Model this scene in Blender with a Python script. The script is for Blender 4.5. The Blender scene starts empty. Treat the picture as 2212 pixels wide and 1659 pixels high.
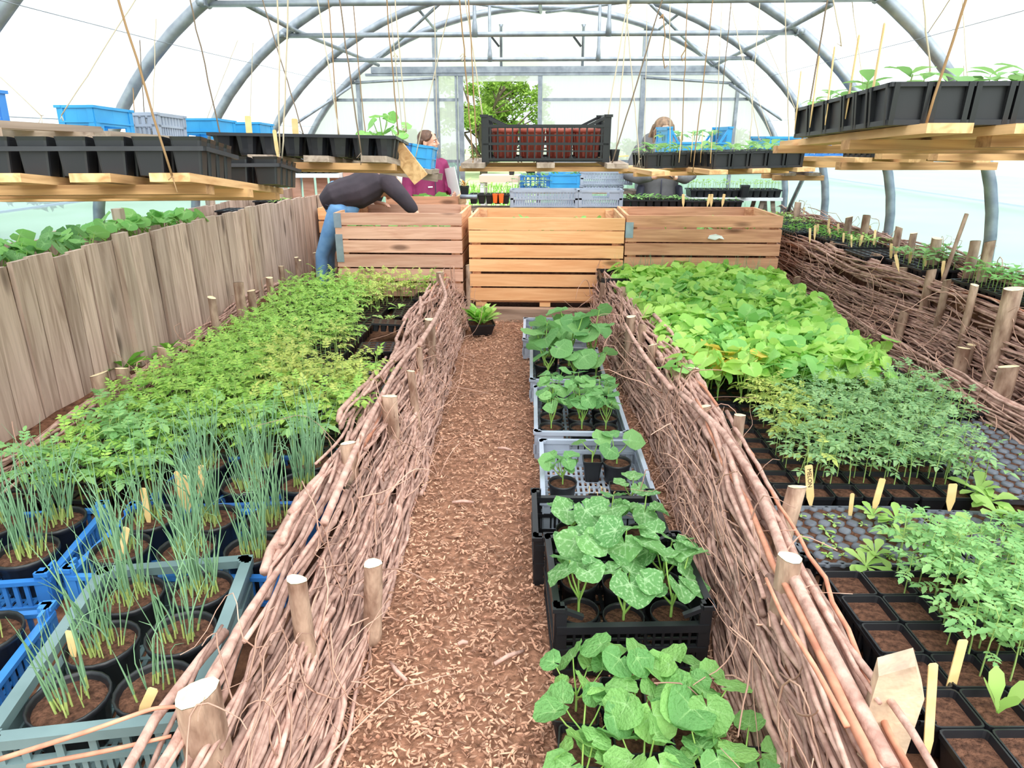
import bpy, bmesh, math, random
from mathutils import Vector, Matrix, Euler
from math import sin, cos, pi, radians, sqrt
SC = bpy.context.scene
COL = SC.collection
V = Vector
RND = random.Random(11)

# ---------------------------------------------------------------- camera model
FPX, PITCH, YAW, EYE = 1477.6, 0.347, 0.045, 1.45
def ray(px, py):
    u = (px - 1106) / FPX; v = -(py - 829.5) / FPX
    y = cos(PITCH) + v * sin(PITCH); z = -sin(PITCH) + v * cos(PITCH)
    return V((u * cos(YAW) - y * sin(YAW), u * sin(YAW) + y * cos(YAW), z))
def at_z(px, py, z):
    r = ray(px, py); t = (z - EYE) / r.z
    return V((r.x * t, r.y * t, z))
def at_y(px, py, y):
    r = ray(px, py); t = y / r.y
    return V((r.x * t, y, EYE + r.z * t))
def at_x(px, py, x):
    r = ray(px, py); t = x / r.x
    return V((x, r.y * t, EYE + r.z * t))

cam = bpy.data.cameras.new('camera'); camo = bpy.data.objects.new('camera', cam); COL.objects.link(camo)
camo.location = (0, 0, EYE); camo.rotation_euler = (pi / 2 - PITCH, 0, YAW)
cam.sensor_fit = 'HORIZONTAL'; cam.sensor_width = 36.0; cam.lens = FPX / 2212 * 36.0
cam.clip_start = 0.02; cam.clip_end = 500
SC.camera = camo

# ---------------------------------------------------------------- mesh builder
class MB:
    def __init__(s): s.v = []; s.f = []; s.m = []; s.sm = []; s.at = {}
    def add(s, vs, fs, mi=0, smooth=False):
        b = len(s.v); s.v.extend([tuple(p) for p in vs])
        for f in fs:
            s.f.append(tuple(i + b for i in f)); s.m.append(mi); s.sm.append(smooth)
        return b
    def box(s, c, d, rot=None, mi=0):
        x, y, z = d[0] / 2, d[1] / 2, d[2] / 2
        ps = [V((a * x, b * y, e * z)) for e in (-1, 1) for b in (-1, 1) for a in (-1, 1)]
        if rot is not None: ps = [rot @ p for p in ps]
        c = V(c)
        s.add([p + c for p in ps], [(0, 2, 3, 1), (4, 5, 7, 6), (0, 1, 5, 4), (2, 6, 7, 3), (0, 4, 6, 2), (1, 3, 7, 5)], mi)
    def bar(s, p, q, w, h, up=(0, 0, 1), mi=0):
        p, q = V(p), V(q); d = q - p; L = d.length; d.normalize()
        side = d.cross(V(up))
        if side.length < 1e-4: side = d.cross(V((1, 0, 0)))
        side.normalize(); u = side.cross(d)
        ps = []
        for o in (p, q):
            for a, b in ((-1, -1), (1, -1), (1, 1), (-1, 1)):
                ps.append(o + side * (a * w / 2) + u * (b * h / 2))
        s.add(ps, [(0, 3, 2, 1), (4, 5, 6, 7), (0, 1, 5, 4), (1, 2, 6, 5), (2, 3, 7, 6), (3, 0, 4, 7)], mi)
    def loft(s, loops, mi=0, cap0=True, cap1=True, smooth=False, closed=True):
        n = len(loops[0]); vs = [p for l in loops for p in l]; fs = []
        for k in range(len(loops) - 1):
            for i in range(n if closed else n - 1):
                j = (i + 1) % n
                fs.append((k * n + i, k * n + j, (k + 1) * n + j, (k + 1) * n + i))
        if cap0: fs.append(tuple(range(n - 1, -1, -1)))
        if cap1: fs.append(tuple((len(loops) - 1) * n + i for i in range(n)))
        return s.add(vs, fs, mi, smooth)
    def tube(s, pts, r, n=6, mi=0, cap=True, smooth=True, flat=1.0):
        pts = [V(p) for p in pts]; k = len(pts)
        rs = r if isinstance(r, (list, tuple)) else [r] * k
        t = (pts[1] - pts[0]).normalized()
        a = t.cross(V((0, 0, 1)))
        if a.length < 0.05: a = t.cross(V((1, 0, 0)))
        a.normalize(); loops = []
        for i in range(k):
            t = pts[min(i + 1, k - 1)] - pts[max(i - 1, 0)]
            if t.length < 1e-9: t = V((0, 0, 1))
            t.normalize(); a = a - t * a.dot(t)
            if a.length < 1e-6: a = t.orthogonal()
            a.normalize(); b = t.cross(a)
            loops.append([pts[i] + (a * cos(2 * pi * j / n) + b * (sin(2 * pi * j / n) * flat)) * rs[i] for j in range(n)])
        s.loft(loops, mi, cap, cap, smooth)
    def lathe(s, prof, n=16, c=(0, 0, 0), mi=0, cap0=False, cap1=False, smooth=True):
        c = V(c)
        s.loft([[c + V((r * cos(2 * pi * i / n), r * sin(2 * pi * i / n), z)) for i in range(n)] for r, z in prof], mi, cap0, cap1, smooth)
    def merge(s, o, M=None, mi=0):
        b = len(s.v)
        s.v.extend([tuple(M @ V(p)) for p in o.v] if M is not None else o.v)
        for k, arr in o.at.items():
            a = s.at.setdefault(k, []); a.extend([0.0] * (b - len(a))); a.extend(arr); a.extend([0.0] * (len(s.v) - len(a)))
        for f in o.f: s.f.append(tuple(i + b for i in f))
        s.m.extend([x + mi for x in o.m]); s.sm.extend(o.sm)
    def mesh(s, name, mats):
        me = bpy.data.meshes.new(name); me.from_pydata(s.v, [], s.f)
        for m in (mats if isinstance(mats, (list, tuple)) else [mats]): me.materials.append(m)
        me.polygons.foreach_set('material_index', s.m); me.polygons.foreach_set('use_smooth', s.sm)
        for k, arr in s.at.items():
            arr = arr + [0.0] * (len(s.v) - len(arr))
            a = me.attributes.new(k, 'FLOAT', 'POINT'); a.data.foreach_set('value', arr)
        me.update(); return me
    def build(s, name, mats, parent=None, loc=None, rot=None):
        o = bpy.data.objects.new(name, s.mesh(name, mats)); COL.objects.link(o)
        if parent is not None: o.parent = parent
        if loc is not None: o.location = loc
        if rot is not None: o.rotation_euler = rot
        return o
def rrect(w, d, r, z, c=(0, 0), n=3):
    pts = []
    for sx, sy, a0 in ((1, 1, 0), (-1, 1, pi / 2), (-1, -1, pi), (1, -1, 3 * pi / 2)):
        for i in range(n):
            a = a0 + pi / 2 * i / (n - 1)
            pts.append(V((c[0] + sx * (w / 2 - r) + r * cos(a), c[1] + sy * (d / 2 - r) + r * sin(a), z)))
    return pts
def tag(o, label=None, cat=None, group=None, kind=None):
    if label: o['label'] = label
    if cat: o['category'] = cat
    if group: o['group'] = group
    if kind: o['kind'] = kind
    return o
def thing(name, label, cat, loc=(0, 0, 0), rz=0.0, group=None, rot=None):
    o = bpy.data.objects.new(name, None); o.empty_display_size = 0.05; COL.objects.link(o)
    o.location = loc; o.rotation_euler = rot if rot is not None else (0, 0, rz)
    return tag(o, label, cat, group)
KIDS = {}
def kids(o):
    return [c for c in SC.objects if c.parent == o] if o.name not in KIDS else KIDS[o.name]
def dup(root, loc, rz=0.0, label=None, group=None, scale=None, rot=None):
    r = root.copy(); COL.objects.link(r); r.location = loc
    r.rotation_euler = rot if rot is not None else (0, 0, rz)
    if scale: r.scale = (scale,) * 3 if not isinstance(scale, tuple) else scale
    if label: r['label'] = label
    if group: r['group'] = group
    if root.name not in KIDS:
        KIDS[root.name] = [c for c in SC.objects if c.parent == root]
        for c in KIDS[root.name]: KIDS[c.name] = [d for d in SC.objects if d.parent == c]
    for ch in KIDS[root.name]:
        c = ch.copy(); COL.objects.link(c); c.parent = r
        for g in KIDS.get(ch.name, []):
            d = g.copy(); COL.objects.link(d); d.parent = c
    return r

# ---------------------------------------------------------------- materials
def lin(r, g, b):
    f = lambda c: (c / 255 / 12.92) if c / 255 <= .04045 else ((c / 255 + .055) / 1.055) ** 2.4
    return (f(r), f(g), f(b), 1)
def newmat(name):
    m = bpy.data.materials.new(name); m.use_nodes = True
    nt = m.node_tree; nt.nodes.clear()
    return m, nt, nt.nodes.new, nt.links.new
def ramp(N, stops):
    r = N('ShaderNodeValToRGB'); e = r.color_ramp.elements
    while len(e) < len(stops): e.new(0.5)
    for i, (p, c) in enumerate(stops): e[i].position = p; e[i].color = c
    return r
def plain(name, c, rough=.5, metal=0.0, spec=.5, c2=None, scale=8, bump=0, bscale=60, stretch=(1, 1, 1), island=0.0, objrand=0.0):
    m, nt, N, L = newmat(name)
    out = N('ShaderNodeOutputMaterial'); b = N('ShaderNodeBsdfPrincipled')
    b.inputs['Roughness'].default_value = rough; b.inputs['Metallic'].default_value = metal
    b.inputs['Specular IOR Level'].default_value = spec
    L(b.outputs[0], out.inputs[0])
    col = None
    if c2 is not None or bump:
        tc = N('ShaderNodeTexCoord'); mp = N('ShaderNodeMapping'); mp.inputs['Scale'].default_value = stretch
        L(tc.outputs['Object'], mp.inputs[0])
    if c2 is not None:
        no = N('ShaderNodeTexNoise'); no.inputs['Scale'].default_value = scale; no.inputs['Detail'].default_value = 4
        L(mp.outputs[0], no.inputs['Vector'])
        rp = ramp(N, [(.32, c), (.68, c2)]); L(no.outputs['Fac'], rp.inputs[0]); col = rp.outputs[0]
    else:
        rgb = N('ShaderNodeRGB'); rgb.outputs[0].default_value = c; col = rgb.outputs[0]
    if island or objrand:
        hs = N('ShaderNodeHueSaturation'); mr = N('ShaderNodeMapRange')
        if island:
            src = N('ShaderNodeNewGeometry').outputs['Random Per Island']; k = island
        else:
            src = N('ShaderNodeObjectInfo').outputs['Random']; k = objrand
        mr.inputs['To Min'].default_value = 1 - k; mr.inputs['To Max'].default_value = 1 + k
        L(src, mr.inputs['Value']); L(mr.outputs[0], hs.inputs['Value']); L(col, hs.inputs['Color']); col = hs.outputs[0]
    L(col, b.inputs['Base Color'])
    if bump:
        nb = N('ShaderNodeTexNoise'); nb.inputs['Scale'].default_value = bscale; nb.inputs['Detail'].default_value = 3
        L(mp.outputs[0], nb.inputs['Vector']); bp = N('ShaderNodeBump'); bp.inputs['Strength'].default_value = bump
        bp.inputs['Distance'].default_value = .01; L(nb.outputs['Fac'], bp.inputs['Height']); L(bp.outputs[0], b.inputs['Normal'])
    return m
def wood(name, c, c2, axis='X', knots=True, rough=.7, var=.16):
    m, nt, N, L = newmat(name)
    out = N('ShaderNodeOutputMaterial'); b = N('ShaderNodeBsdfPrincipled'); b.inputs['Roughness'].default_value = rough
    b.inputs['Specular IOR Level'].default_value = .25
    L(b.outputs[0], out.inputs[0])
    tc = N('ShaderNodeTexCoord'); mp = N('ShaderNodeMapping'); ge = N('ShaderNodeNewGeometry'); oi = N('ShaderNodeObjectInfo')
    sc = {'X': (1.2, 16, 16), 'Y': (16, 1.2, 16), 'Z': (16, 16, 1.2)}[axis]
    mp.inputs['Scale'].default_value = sc; L(tc.outputs['Object'], mp.inputs[0])
    ad = N('ShaderNodeVectorMath'); ad.operation = 'ADD'; cm = N('ShaderNodeCombineXYZ'); mu = N('ShaderNodeMath'); mu.operation = 'MULTIPLY'; mu.inputs[1].default_value = 37
    sm = N('ShaderNodeMath'); L(ge.outputs['Random Per Island'], sm.inputs[0]); L(oi.outputs['Random'], sm.inputs[1])
    L(sm.outputs[0], mu.inputs[0]); L(mu.outputs[0], cm.inputs[0]); L(mu.outputs[0], cm.inputs[1]); L(mu.outputs[0], cm.inputs[2])
    L(mp.outputs[0], ad.inputs[0]); L(cm.outputs[0], ad.inputs[1])
    no = N('ShaderNodeTexNoise'); no.inputs['Scale'].default_value = 1.6; no.inputs['Detail'].default_value = 5; no.inputs['Distortion'].default_value = 1.2
    L(ad.outputs[0], no.inputs['Vector'])
    rp = ramp(N, [(.28, c2), (.62, c)]); L(no.outputs['Fac'], rp.inputs[0])
    hs = N('ShaderNodeHueSaturation'); mr = N('ShaderNodeMapRange'); fr = N('ShaderNodeMath'); fr.operation = 'FRACT'; L(sm.outputs[0], fr.inputs[0])
    mr.inputs['To Min'].default_value = 1 - var; mr.inputs['To Max'].default_value = 1 + var
    L(fr.outputs[0], mr.inputs['Value']); L(mr.outputs[0], hs.inputs['Value']); L(rp.outputs[0], hs.inputs['Color']); col = hs.outputs[0]
    if knots:
        vo = N('ShaderNodeTexVoronoi'); mp2 = N('ShaderNodeMapping')
        mp2.inputs['Scale'].default_value = {'X': (2.2, 7, 7), 'Y': (7, 2.2, 7), 'Z': (7, 7, 2.2)}[axis]
        L(tc.outputs['Object'], mp2.inputs[0]); ad2 = N('ShaderNodeVectorMath'); L(mp2.outputs[0], ad2.inputs[0]); L(cm.outputs[0], ad2.inputs[1])
        L(ad2.outputs[0], vo.inputs['Vector']); vo.inputs['Scale'].default_value = .8
        r2 = ramp(N, [(.07, (.38, .36, .35, 1)), (.17, (1, 1, 1, 1))]); L(vo.outputs['Distance'], r2.inputs[0])
        mx = N('ShaderNodeMix'); mx.data_type = 'RGBA'; mx.blend_type = 'MULTIPLY'; mx.inputs['Factor'].default_value = 1
        L(col, mx.inputs['A']); L(r2.outputs[0], mx.inputs['B']); col = mx.outputs['Result']
    L(col, b.inputs['Base Color'])
    bp = N('ShaderNodeBump'); bp.inputs['Strength'].default_value = .25; bp.inputs['Distance'].default_value = .004
    L(no.outputs['Fac'], bp.inputs['Height']); L(bp.outputs[0], b.inputs['Normal'])
    return m
def leafmat(name, c, c2, vein=None, trans=.42, mottle=0.0, wrinkle=0.0, rough=.5, hue=.015, val=.18):
    m, nt, N, L = newmat(name)
    out = N('ShaderNodeOutputMaterial'); b = N('ShaderNodeBsdfPrincipled'); b.inputs['Roughness'].default_value = rough
    b.inputs['Specular IOR Level'].default_value = .3
    ge = N('ShaderNodeNewGeometry'); oi = N('ShaderNodeObjectInfo'); sm = N('ShaderNodeMath'); fr = N('ShaderNodeMath'); fr.operation = 'FRACT'
    L(ge.outputs['Random Per Island'], sm.inputs[0]); L(oi.outputs['Random'], sm.inputs[1]); L(sm.outputs[0], fr.inputs[0])
    rp = ramp(N, [(0, c), (1, c2)]); L(fr.outputs[0], rp.inputs[0]); col = rp.outputs[0]
    if vein is not None:
        at = N('ShaderNodeAttribute'); at.attribute_name = 'vein'; r2 = ramp(N, [(.55, (0, 0, 0, 1)), (.95, (1, 1, 1, 1))])
        L(at.outputs['Fac'], r2.inputs[0])
        mx = N('ShaderNodeMix'); mx.data_type = 'RGBA'; L(r2.outputs[0], mx.inputs['Factor']); L(col, mx.inputs['A']); mx.inputs['B'].default_value = vein
        col = mx.outputs['Result']
    if mottle or wrinkle:
        tc = N('ShaderNodeTexCoord'); no = N('ShaderNodeTexNoise'); no.inputs['Scale'].default_value = 110; no.inputs['Detail'].default_value = 3; L(tc.outputs['Object'], no.inputs['Vector'])
    if mottle:
        r3 = ramp(N, [(.52, (0, 0, 0, 1)), (.66, (mottle,) * 3 + (1,))]); L(no.outputs['Fac'], r3.inputs[0])
        mx2 = N('ShaderNodeMix'); mx2.data_type = 'RGBA'; L(r3.outputs[0], mx2.inputs['Factor']); L(col, mx2.inputs['A']); mx2.inputs['B'].default_value = vein; col = mx2.outputs['Result']
    if wrinkle:
        bp = N('ShaderNodeBump'); bp.inputs['Strength'].default_value = wrinkle; bp.inputs['Distance'].default_value = .008; L(no.outputs['Fac'], bp.inputs['Height']); L(bp.outputs[0], b.inputs['Normal'])
    L(col, b.inputs['Base Color'])
    tr = N('ShaderNodeBsdfTranslucent'); L(col, tr.inputs[0])
    ms = N('ShaderNodeMixShader'); ms.inputs[0].default_value = trans; L(b.outputs[0], ms.inputs[1]); L(tr.outputs[0], ms.inputs[2])
    L(ms.outputs[0], out.inputs[0])
    return m
def sheet(name, tint, clear, tcol=(1, 1, 1, 1), stripe=0.0):
    """thin plastic sheet: part of the light passes straight on, the rest is scattered"""
    m, nt, N, L = newmat(name)
    out = N('ShaderNodeOutputMaterial'); t = N('ShaderNodeBsdfTransparent'); t.inputs[0].default_value = tcol
    d = N('ShaderNodeBsdfTranslucent'); d.inputs[0].default_value = tint
    df = N('ShaderNodeBsdfDiffuse'); df.inputs[0].default_value = tint
    m1 = N('ShaderNodeMixShader'); m1.inputs[0].default_value = .2; L(d.outputs[0], m1.inputs[1]); L(df.outputs[0], m1.inputs[2])
    m2 = N('ShaderNodeMixShader'); L(m1.outputs[0], m2.inputs[1]); L(t.outputs[0], m2.inputs[2]); m2.inputs[0].default_value = clear
    if stripe:
        tc = N('ShaderNodeTexCoord'); mp = N('ShaderNodeMapping'); mp.inputs['Scale'].default_value = (40, 40, .25)
        no = N('ShaderNodeTexNoise'); no.inputs['Scale'].default_value = 1; no.inputs['Detail'].default_value = 3
        L(tc.outputs['Object'], mp.inputs[0]); L(mp.outputs[0], no.inputs['Vector'])
        mr = N('ShaderNodeMapRange'); mr.inputs['To Min'].default_value = clear - stripe; mr.inputs['To Max'].default_value = clear + stripe
        L(no.outputs['Fac'], mr.inputs['Value']); L(mr.outputs[0], m2.inputs[0])
    L(m2.outputs[0], out.inputs[0])
    return m

M = {}
M['steel'] = plain('galvanised_steel', lin(160, 166, 174), .42, .5, c2=lin(128, 135, 145), scale=14)
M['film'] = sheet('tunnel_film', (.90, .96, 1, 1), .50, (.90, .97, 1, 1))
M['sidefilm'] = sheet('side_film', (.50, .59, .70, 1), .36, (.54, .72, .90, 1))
M['endfilm'] = sheet('clouded_end_film', (.97, .96, .98, 1), .2, (.98, .97, 1, 1))
M['poly'] = sheet('polycarbonate_sheet', (.80, .78, .82, 1), .25, (.93, .94, .98, 1), stripe=.1)
M['fence'] = wood('weathered_board', lin(204, 178, 162), lin(156, 130, 114), 'Z')
M['fencepost'] = wood('weathered_post', lin(204, 180, 162), lin(158, 134, 118), 'Z', knots=False)
M['box_tan'] = wood('pale_orange_slat', lin(248, 190, 138), lin(232, 164, 112), 'X')
M['box_pink'] = wood('pinkish_slat', lin(228, 180, 156), lin(200, 146, 122), 'X')
M['box_brown'] = wood('brown_slat', lin(222, 166, 132), lin(186, 130, 100), 'X')
M['box_side'] = wood('box_end_slat', lin(232, 182, 140), lin(190, 130, 96), 'Y')
M['sleeper'] = wood('grey_sleeper', lin(168, 142, 124), lin(118, 94, 80), 'X')
M['plank'] = wood('pallet_plank', lin(232, 190, 140), lin(186, 138, 92), 'Y')
M['batten'] = wood('pallet_batten', lin(214, 168, 118), lin(160, 116, 78), 'X', knots=False)
M['oldplank'] = wood('old_grey_plank', lin(176, 158, 142), lin(126, 108, 94), 'Y')
M['oldbatten'] = wood('old_grey_batten', lin(164, 146, 130), lin(116, 98, 84), 'X', knots=False)
M['labelwood'] = plain('label_wood', lin(240, 208, 150), .6, c2=lin(226, 186, 120), scale=20, objrand=.08)
M['ink'] = plain('pencil_ink', lin(60, 44, 36), .8)
M['rod'] = plain('hazel_rod', lin(204, 168, 154), .75, c2=lin(158, 122, 110), scale=30, bump=.3, bscale=90, island=.36, objrand=0, spec=.2)
M['rodred'] = plain('reddish_rod', lin(214, 154, 126), .7, c2=lin(180, 120, 98), scale=24, island=.2, spec=.2)
M['twig'] = plain('fine_twig', lin(186, 148, 130), .8, island=.3, spec=.2)
M['bark'] = plain('stake_bark', lin(202, 172, 150), .85, c2=lin(124, 94, 78), scale=22, bump=.7, bscale=50, objrand=.18, stretch=(1, 1, .35), spec=.2)
M['bare'] = plain('bare_wood', lin(232, 204, 172), .75, c2=lin(170, 146, 128), scale=9, bump=.5, bscale=30)
M['cut'] = plain('fresh_cut_wood', lin(252, 234, 196), .7, c2=lin(236, 208, 160), scale=40)
M['soil'] = plain('potting_soil', lin(112, 78, 62), .95, c2=lin(64, 44, 36), scale=60, bump=1, bscale=120, spec=.1)
M['bedsoil'] = plain('bed_soil', lin(136, 96, 74), .95, c2=lin(84, 56, 44), scale=24, bump=1, bscale=60, spec=.1)
M['mulch'] = plain('path_mulch', lin(172, 126, 102), .95, c2=lin(118, 84, 66), scale=40, bump=1, bscale=90, spec=.1)
M['chip'] = plain('bark_chip', lin(208, 164, 138), .85, c2=lin(154, 112, 92), scale=12, island=.5, spec=.2)
M['black'] = plain('black_plastic', lin(33, 34, 38), .38, c2=lin(24, 25, 29), scale=6)
M['blackmat'] = plain('dusty_black_plastic', lin(52, 54, 60), .55, c2=lin(36, 37, 42), scale=9)
M['plug'] = plain('grey_plug_plastic', lin(108, 112, 122), .5, c2=lin(84, 88, 98), scale=20)
M['blue'] = plain('royal_blue_plastic', lin(66, 136, 208), .4, c2=lin(50, 118, 194), scale=5)
M['navy'] = plain('deep_blue_plastic', lin(60, 106, 168), .4, c2=lin(48, 90, 152), scale=5)
M['sky'] = plain('light_blue_plastic', lin(64, 166, 222), .4, c2=lin(48, 146, 206), scale=5)
M['grey'] = plain('grey_plastic', lin(168, 176, 190), .45, c2=lin(148, 156, 172), scale=5)
M['greygreen'] = plain('grey_green_plastic', lin(120, 142, 144), .45, c2=lin(96, 118, 120), scale=5)
M['terra'] = plain('terracotta_plastic', lin(160, 74, 58), .5, c2=lin(132, 58, 46), scale=8)
M['orange'] = plain('orange_plastic', lin(240, 106, 36), .45)
M['white'] = plain('white_plastic', lin(236, 238, 240), .5)
M['metal'] = plain('zinc_plate', lin(176, 190, 206), .4, .6, c2=lin(150, 164, 182), scale=12)
M['twine'] = plain('jute_twine', lin(150, 120, 88), .9, island=.2, spec=.1)
M['twinew'] = plain('pale_twine', lin(198, 184, 160), .9, spec=.1)
M['twined'] = plain('dark_twine', lin(124, 108, 92), .9, spec=.1)
# leaves
M['tom'] = leafmat('tomato_leaf', lin(150, 200, 96), lin(190, 222, 112))
M['tomy'] = leafmat('tomato_leaf_yellowish', lin(184, 204, 108), lin(212, 218, 124))
M['tomd'] = leafmat('tomato_leaf_bluish', lin(134, 178, 124), lin(172, 206, 144))
M['tomf'] = leafmat('tomato_leaf_fresh', lin(134, 186, 118), lin(164, 206, 132))
M['tomstem'] = leafmat('tomato_stem', lin(150, 184, 104), lin(170, 196, 116), trans=.1)
M['sq'] = leafmat('cucumber_leaf', lin(150, 206, 98), lin(194, 228, 120), lin(200, 234, 140))
M['sqy'] = leafmat('cucumber_leaf_yellowing', lin(212, 208, 90), lin(230, 202, 96), lin(230, 226, 110))
M['sqg'] = leafmat('cucumber_leaf_green', lin(130, 192, 104), lin(156, 210, 116), lin(176, 220, 140))
M['pk'] = leafmat('squash_leaf', lin(110, 166, 100), lin(144, 194, 118), lin(162, 210, 140), wrinkle=1.0)
M['pks'] = leafmat('silver_veined_squash_leaf', lin(102, 156, 92), lin(128, 180, 106), lin(184, 220, 166), mottle=.75, wrinkle=.4)
M['mel'] = leafmat('melon_leaf', lin(112, 168, 98), lin(150, 200, 112), lin(168, 212, 140), wrinkle=1.0)
M['sqstem'] = leafmat('squash_stem', lin(150, 196, 96), lin(172, 206, 112), trans=.15)
M['onion'] = leafmat('onion_blade', lin(122, 164, 122), lin(148, 188, 146), trans=.2)
M['onionb'] = leafmat('onion_base', lin(176, 200, 116), lin(200, 212, 130), trans=.2)
M['let'] = leafmat('lettuce_leaf', lin(164, 208, 108), lin(194, 226, 132))
M['bean'] = leafmat('broad_seedling_leaf', lin(128, 178, 104), lin(156, 200, 122))
M['herb'] = leafmat('dark_green_leaf', lin(96, 160, 56), lin(130, 190, 70))
M['tree'] = leafmat('tree_leaf', lin(112, 150, 62), lin(160, 192, 92))
M['hedge'] = leafmat('hedge_leaf', lin(96, 130, 70), lin(130, 160, 92))
M['trunk'] = plain('tree_trunk', lin(92, 80, 66), .9, c2=lin(60, 52, 44), scale=6)
M['grass'] = plain('grass_field', lin(178, 198, 152), .9, c2=lin(152, 176, 122), scale=.6, spec=.1)
# people
M['skin'] = plain('skin', lin(226, 172, 148), .55)
M['hairb'] = plain('brown_hair', lin(110, 76, 58), .55, c2=lin(74, 50, 38), scale=40, stretch=(1, 1, .2))
M['hairl'] = plain('light_brown_hair', lin(160, 128, 100), .55, c2=lin(96, 72, 56), scale=40, stretch=(1, 1, .2))
M['plum'] = plain('plum_jacket', lin(150, 40, 96), .7, c2=lin(122, 30, 78), scale=9, bump=.5, bscale=14)
M['dark'] = plain('dark_jacket', lin(66, 54, 62), .85, c2=lin(48, 40, 48), scale=6, bump=.4, bscale=10)
M['jeans'] = plain('pale_jeans', lin(124, 168, 214), .85, c2=lin(96, 142, 194), scale=10)
M['greyc'] = plain('grey_coat', lin(120, 118, 120), .85, c2=lin(96, 94, 98), scale=9, bump=.4, bscale=14)
M['navyc'] = plain('navy_lining', lin(62, 62, 78), .8)
M['phone'] = plain('phone_black', lin(24, 24, 28), .25)
M['paper'] = plain('paper_white', lin(246, 246, 246), .8)
# ================================================================ light
w = bpy.data.worlds.new('overcast_sky'); SC.world = w; w.use_nodes = True
nt = w.node_tree; nt.nodes.clear(); N = nt.nodes.new; L = nt.links.new
out = N('ShaderNodeOutputWorld'); bg = N('ShaderNodeBackground'); bg.inputs[1].default_value = .78
tc = N('ShaderNodeTexCoord'); sx = N('ShaderNodeSeparateXYZ'); L(tc.outputs['Generated'], sx.inputs[0])
rp = ramp(N, [(0.0, (.84, .90, 1.0, 1)), (.5, (.95, .97, 1, 1))]); L(sx.outputs[2], rp.inputs[0])
L(rp.outputs[0], bg.inputs[0]); L(bg.outputs[0], out.inputs[0])
sun = bpy.data.lights.new('soft_sun', 'SUN'); sun.energy = 4.6; sun.angle = radians(85); sun.color = (1, .97, .92)
so = bpy.data.objects.new('soft_sun', sun); COL.objects.link(so); so.rotation_euler = (radians(30), radians(18), 0)
vs = SC.view_settings; SC.display_settings.display_device = 'sRGB'
vs.view_transform = 'Standard'; vs.look = 'None'; vs.gamma = 1; vs.use_curve_mapping = False; vs.exposure = 0.85
cy = SC.cycles
cy.max_bounces = 6; cy.diffuse_bounces = 4; cy.glossy_bounces = 2; cy.transmission_bounces = 4; cy.transparent_max_bounces = 12
cy.caustics_reflective = False; cy.caustics_refractive = False

# ================================================================ tunnel
HA, HB, HZ, HN, HX = 2.66, 1.917, .755, 1.955, -.062
def hoop_pts(y, n=40, off=0.0, zlow=0.0):
    a, b = HA + off, HB + off
    pts = [V((HX - a, y, zlow)), V((HX - a, y, zlow + (HZ - zlow) * .5))]
    for i in range(n + 1):
        t = pi - pi * i / n; c, s = cos(t), sin(t)
        pts.append(V((HX + a * math.copysign(abs(c) ** (2 / HN), c), y, HZ + b * abs(s) ** (2 / HN))))
    return pts + [V((HX + a, y, zlow + (HZ - zlow) * .5)), V((HX + a, y, zlow))]
def hoop_x(z):      # half width of the arch at height z
    return HA if z <= HZ else HA * max(0, 1 - ((z - HZ) / HB) ** HN) ** (1 / HN)
HY = [1.75, 2.95, 4.137, 5.36, 6.62, 7.74]
NAMES = ['nearest the camera, mostly above the picture', 'just showing in the top corner on the left', 'third from the end wall and largest seen whole on both sides', 'second from the end wall',
         'next in front of the end wall', 'standing against the end wall']
NAMES = {1.75: 'galvanised steel tunnel hoop overhead nearest the camera', 2.95: 'galvanised steel tunnel hoop showing only in the top left corner',
         4.137: 'galvanised steel tunnel hoop, widest and nearest seen on both sides', 5.36: 'galvanised steel tunnel hoop in the middle, its crossbar high above the shelves',
         6.62: 'galvanised steel tunnel hoop one bay before the end wall', 7.74: 'galvanised steel tunnel hoop against the end wall around the doorway'}
BAR = {4.137: at_y(1100, 3, 4.137).z, 5.36: at_y(1100, 74, 5.36).z, 6.62: at_y(1170, 128, 6.62).z}
STRUT = {5.36: (1026, 1314), 6.62: (1058, 1294)}
for y in HY:
    t = thing('tunnel_hoop', NAMES[y], 'steel hoop', (HX, y, 0))
    O = V((HX, y, 0))
    m = MB(); m.tube([p - O for p in hoop_pts(y)], .033, 10); m.build('arch', M['steel'], t)
    if y in BAR:
        z = BAR[y]; hx = hoop_x(z) - .02
        m = MB(); m.tube([(-hx, 0, z), (-hx * .4, -.0, z), (hx * .4, 0, z), (hx, 0, z)], .017, 8)
        for s in (-1, 1): m.box((s * hx, -.03, z), (.05, .05, .03)); m.tube([(s * hx, -.07, z), (s * hx, .05, z)], .02, 8)
        m.build('crossbar', M['steel'], t)
        for px in STRUT.get(y, ()):
            p = at_y(px, 70, y); zt = HZ + HB * (1 - (abs(p.x - HX) / HA) ** HN) ** (1 / HN)
            m = MB(); m.tube([(p.x - HX, -.02, z - .02), (p.x - HX, -.02, z + .04), (p.x - HX, -.02, z + .09), (p.x - HX, 0, zt)], [.02, .02, .013, .013], 8)
            m.build('strut', M['steel'], t)
def brace(pts, r, label):
    O = V(pts[0]); m = MB(); m.tube([V(p) - O for p in pts], r, 8)
    tag(m.build('brace_tube', M['steel'], None, O), label, 'steel tube')
def on_hoop(px, py, y): return at_y(px, py, y)
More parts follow.
